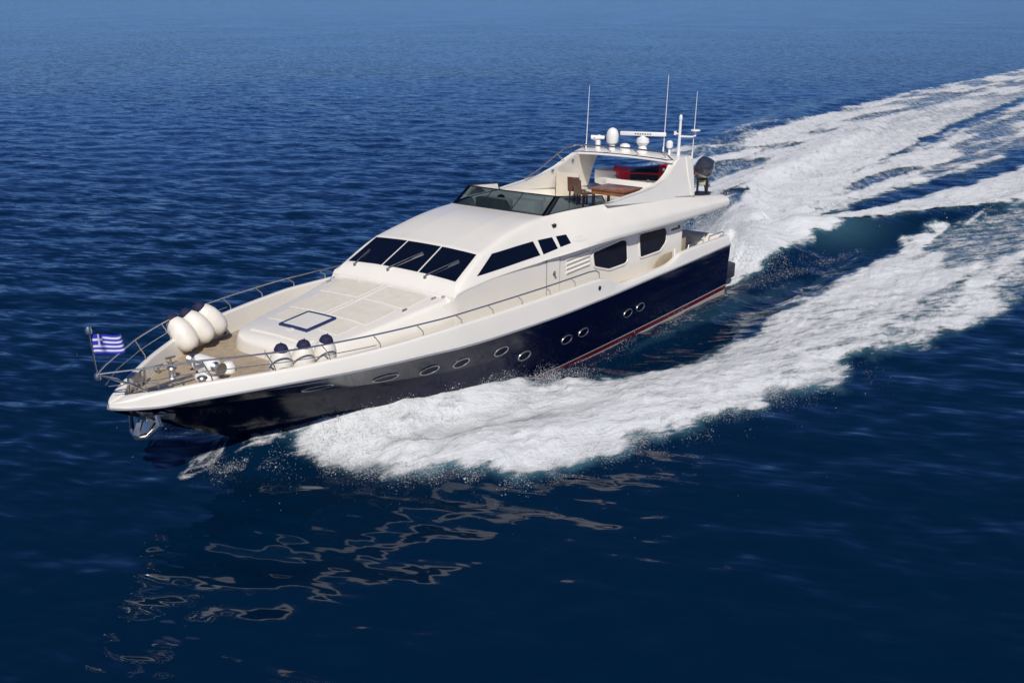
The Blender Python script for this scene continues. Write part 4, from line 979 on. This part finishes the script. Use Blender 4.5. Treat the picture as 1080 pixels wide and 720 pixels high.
# table and chairs on the flybridge
t = on_boat('wooden_table', (5.3, .85, 4.43)); tag(t, 'varnished brown wooden table in front of the white flybridge sofa', 'table')
mb = MB(); mb.box((-.62, -.72, .66), (.62, .72, .72)); B(mb, 'tabletop', WOOD, t, bevel=.015)
mb = MB(); mb.box((-.56, -.66, .50), (.56, .66, .655)); B(mb, 'table_apron', WOOD, t)
for sx in (-.5, .5):
    for sy in (-.6, .6): mb = MB(); mb.box((sx-.04, sy-.04, 0), (sx+.04, sy+.04, .5)); B(mb, 'leg', WOODD, t)
def make_chair():
    c = on_boat('wooden_chair', (0, 0, 0))
    mb = MB(); mb.box((-.24, -.24, .42), (.24, .24, .46)); B(mb, 'seat', WOODD, c, bevel=.01)
    mb = MB(); rows = [[(.24+.05*h, y, .5+.45*h) for y in (-.24, .24)] for h in (0, .5, 1)]
    for y in (-.24, -.145, -.05, .05, .145): mb.box((.23, y, .46), (.26, y+.085, .98), 0, Matrix.Rotation(R(6), 4, 'Y'))
    B(mb, 'backrest', WOODD, c, bevel=.006)
    for sx in (-.2, .2):
        for sy in (-.2, .2): mb = MB(); mb.box((sx-.025, sy-.025, 0), (sx+.025, sy+.025, .42)); B(mb, 'leg', WOODD, c)
    return c
ch = make_chair()
CH = [((5.62, -.22, 4.43), R(-25), 'dark brown wooden chair on the flybridge, next to the wooden table'), ((5.25, -.80, 4.43), R(8), 'dark brown wooden chair on the flybridge, beside the beige bench')]
for i, (loc, a, lab) in enumerate(CH):
    o = ch if i == 0 else copy_tree(ch)
    o.matrix_world = BOAT@Matrix.LocRotScale(Vector(loc), Euler((0, 0, a)), None); tag(o, lab, 'chair', 'flybridge chairs')

# tender stowed crosswise behind the arch, bow to starboard
td = on_boat('tender', (1.75, .0, 4.46), (0, 0, R(26))); tag(td, 'small white tender with red and black cover lying behind the radar arch', 'tender')
mb = MB(); rows = []
for k, y in enumerate(np.linspace(-1.95, 1.6, 18)):
    w = .72*math.sqrt(max(0.02, min(1, (y+2.0)/1.1))); zb_ = .08+.25*max(0, (-y-1.0))**1.5
    rows.append([(x, y, z) for x, z in fillet([(0, zb_), (w*.6, zb_+.12), (w, .55), (w-.02, .82), (w-.14, .84), (w-.2, .5), (0, .42)], [0, .06, .1, .05, .04, .05, 0], 3)])
full = [r_+[(-x, y, z) for x, y, z in r_[::-1]] for r_ in rows]
mb.grid(full, cap=True); B(mb, 'tender_hull', WHITEP, td)
mb = MB(); mb.box((.705, -1.2, .6), (.735, 1.3, .70)); mb.box((-.735, -1.2, .6), (-.705, 1.3, .70)); B(mb, 'rubbing_strake', GREYP, td)
mb = MB()
for y0, y1, mi in ((-1.2, -.55, 0), (-.55, .5, 1), (.5, 1.2, 0)):
    rows = []
    for y in np.linspace(y0, y1, 6):
        h = .98+.05*math.sin(y*2.4)+(.12*(y-.3) if y > .3 else 0); w = .42 if y > -.9 else .42*(1-((-.9-y)/.45)**2)
        f_ = min(1, w/.42); rows.append([(.77*f_, y, .56), (.765*f_, y, .82), (.7*f_, y, .88), (w*.5, y, h), (-w*.7, y, h), (-w*1.02, y, h-.12), (-w, y, .5)])
    mb.grid(rows, mi, cap=True)
B(mb, 'tender_cover', [RED, BLACKP], td, bevel=.03)
mb = MB(); mb.tube([(.1, .85, 1.2), (.05, .85, 1.5), (-.25, .7, 1.55)], .03, 7); mb.lathe([(0, -.1), (.16, -.08), (.2, 0), (.13, .1), (0, .12)], Matrix.Translation((.1, .95, 1.42)), 12); B(mb, 'steering_console', NAVYC, td)
mb = MB(); mb.lathe([(0, -.1), (.2, -.08), (.22, 0), (.12, .08), (0, .1)], Matrix.Translation((.15, .45, 1.36)), 12); B(mb, 'rolled_cover', WHITEP, td)
# outboard on the tender's transom
oo = on_boat('outboard_motor', (.50, 1.78, 4.44), (0, 0, R(20))); tag(oo, 'tilted dark grey outboard motor standing aft of the radar arch', 'outboard motor')
mb = MB(); mt = Matrix.Translation((0, 0, .98))@Matrix.Rotation(R(-24), 4, 'X')@Matrix.Rotation(R(14), 4, 'Y')
prof = [(0, -.42), (.22, -.41), (.31, -.28), (.345, 0), (.32, .21), (.25, .36), (.11, .42), (0, .425)]
rows = []
for r_, z in prof: rows.append([mt@Vector((r_*1.25*math.copysign(abs(math.cos(a))**.75, math.cos(a)), r_*1.05*math.copysign(abs(math.sin(a))**.75, math.sin(a)), z+.12*math.cos(a)*(z > .1)*r_)) for a in np.linspace(0, 2*math.pi, 20, endpoint=False)])
mb.grid(rows, closed=True, cap=True); B(mb, 'cowl', COWL, oo)
mb = MB(); rows = [[mt@Vector((r_*1.27*math.cos(a), r_*1.07*math.sin(a), z)) for a in np.linspace(0, 2*math.pi, 20, endpoint=False)] for r_, z in ((.335, -.19), (.352, -.17), (.352, -.12), (.345, -.10))]
mb.grid(rows, closed=True); B(mb, 'cowl_band', STEEL, oo)
mb = MB(); rows = []
for z, a_, b_ in ((.85, .15, .11), (.6, .13, .09), (.35, .12, .06), (.12, .16, .04), (.08, .1, .03)):
    rows.append([(a_*math.cos(t)-.28*(1-z)+.05, b_*math.sin(t)+.10*(1-z), z) for t in np.linspace(0, 2*math.pi, 14, endpoint=False)])
mb.grid(rows, closed=True, cap=True); mb.box((-.55, .02, .28), (-.05, .22, .31)); B(mb, 'drive_leg', COWL, oo)
mb = MB()
for k in range(3):
    a = k*2.094; mb.panel([(-.42, .1, .2), (-.42+.02, .1+.17*math.cos(a), .2+.17*math.sin(a)), (-.46, .1+.15*math.cos(a+.7), .2+.15*math.sin(a+.7))], (1, 0, .2), .015)
mb.tube([(-.5, .1, .2), (-.3, .1, .2)], .045, 8); B(mb, 'propeller', DSTEEL, oo)
mb = MB(); mb.box((.0, -.13, .35), (.14, .13, .75)); B(mb, 'engine_bracket', CREAM, oo, bevel=.02)
mb = MB(); mb.box((-.3, -.3, 0), (.42, .3, .06)); mb.box((.14, -.22, .06), (.26, -.14, .62)); mb.box((.14, .14, .06), (.26, .22, .62)); B(mb, 'engine_stand', BLACKP, oo, bevel=.015)
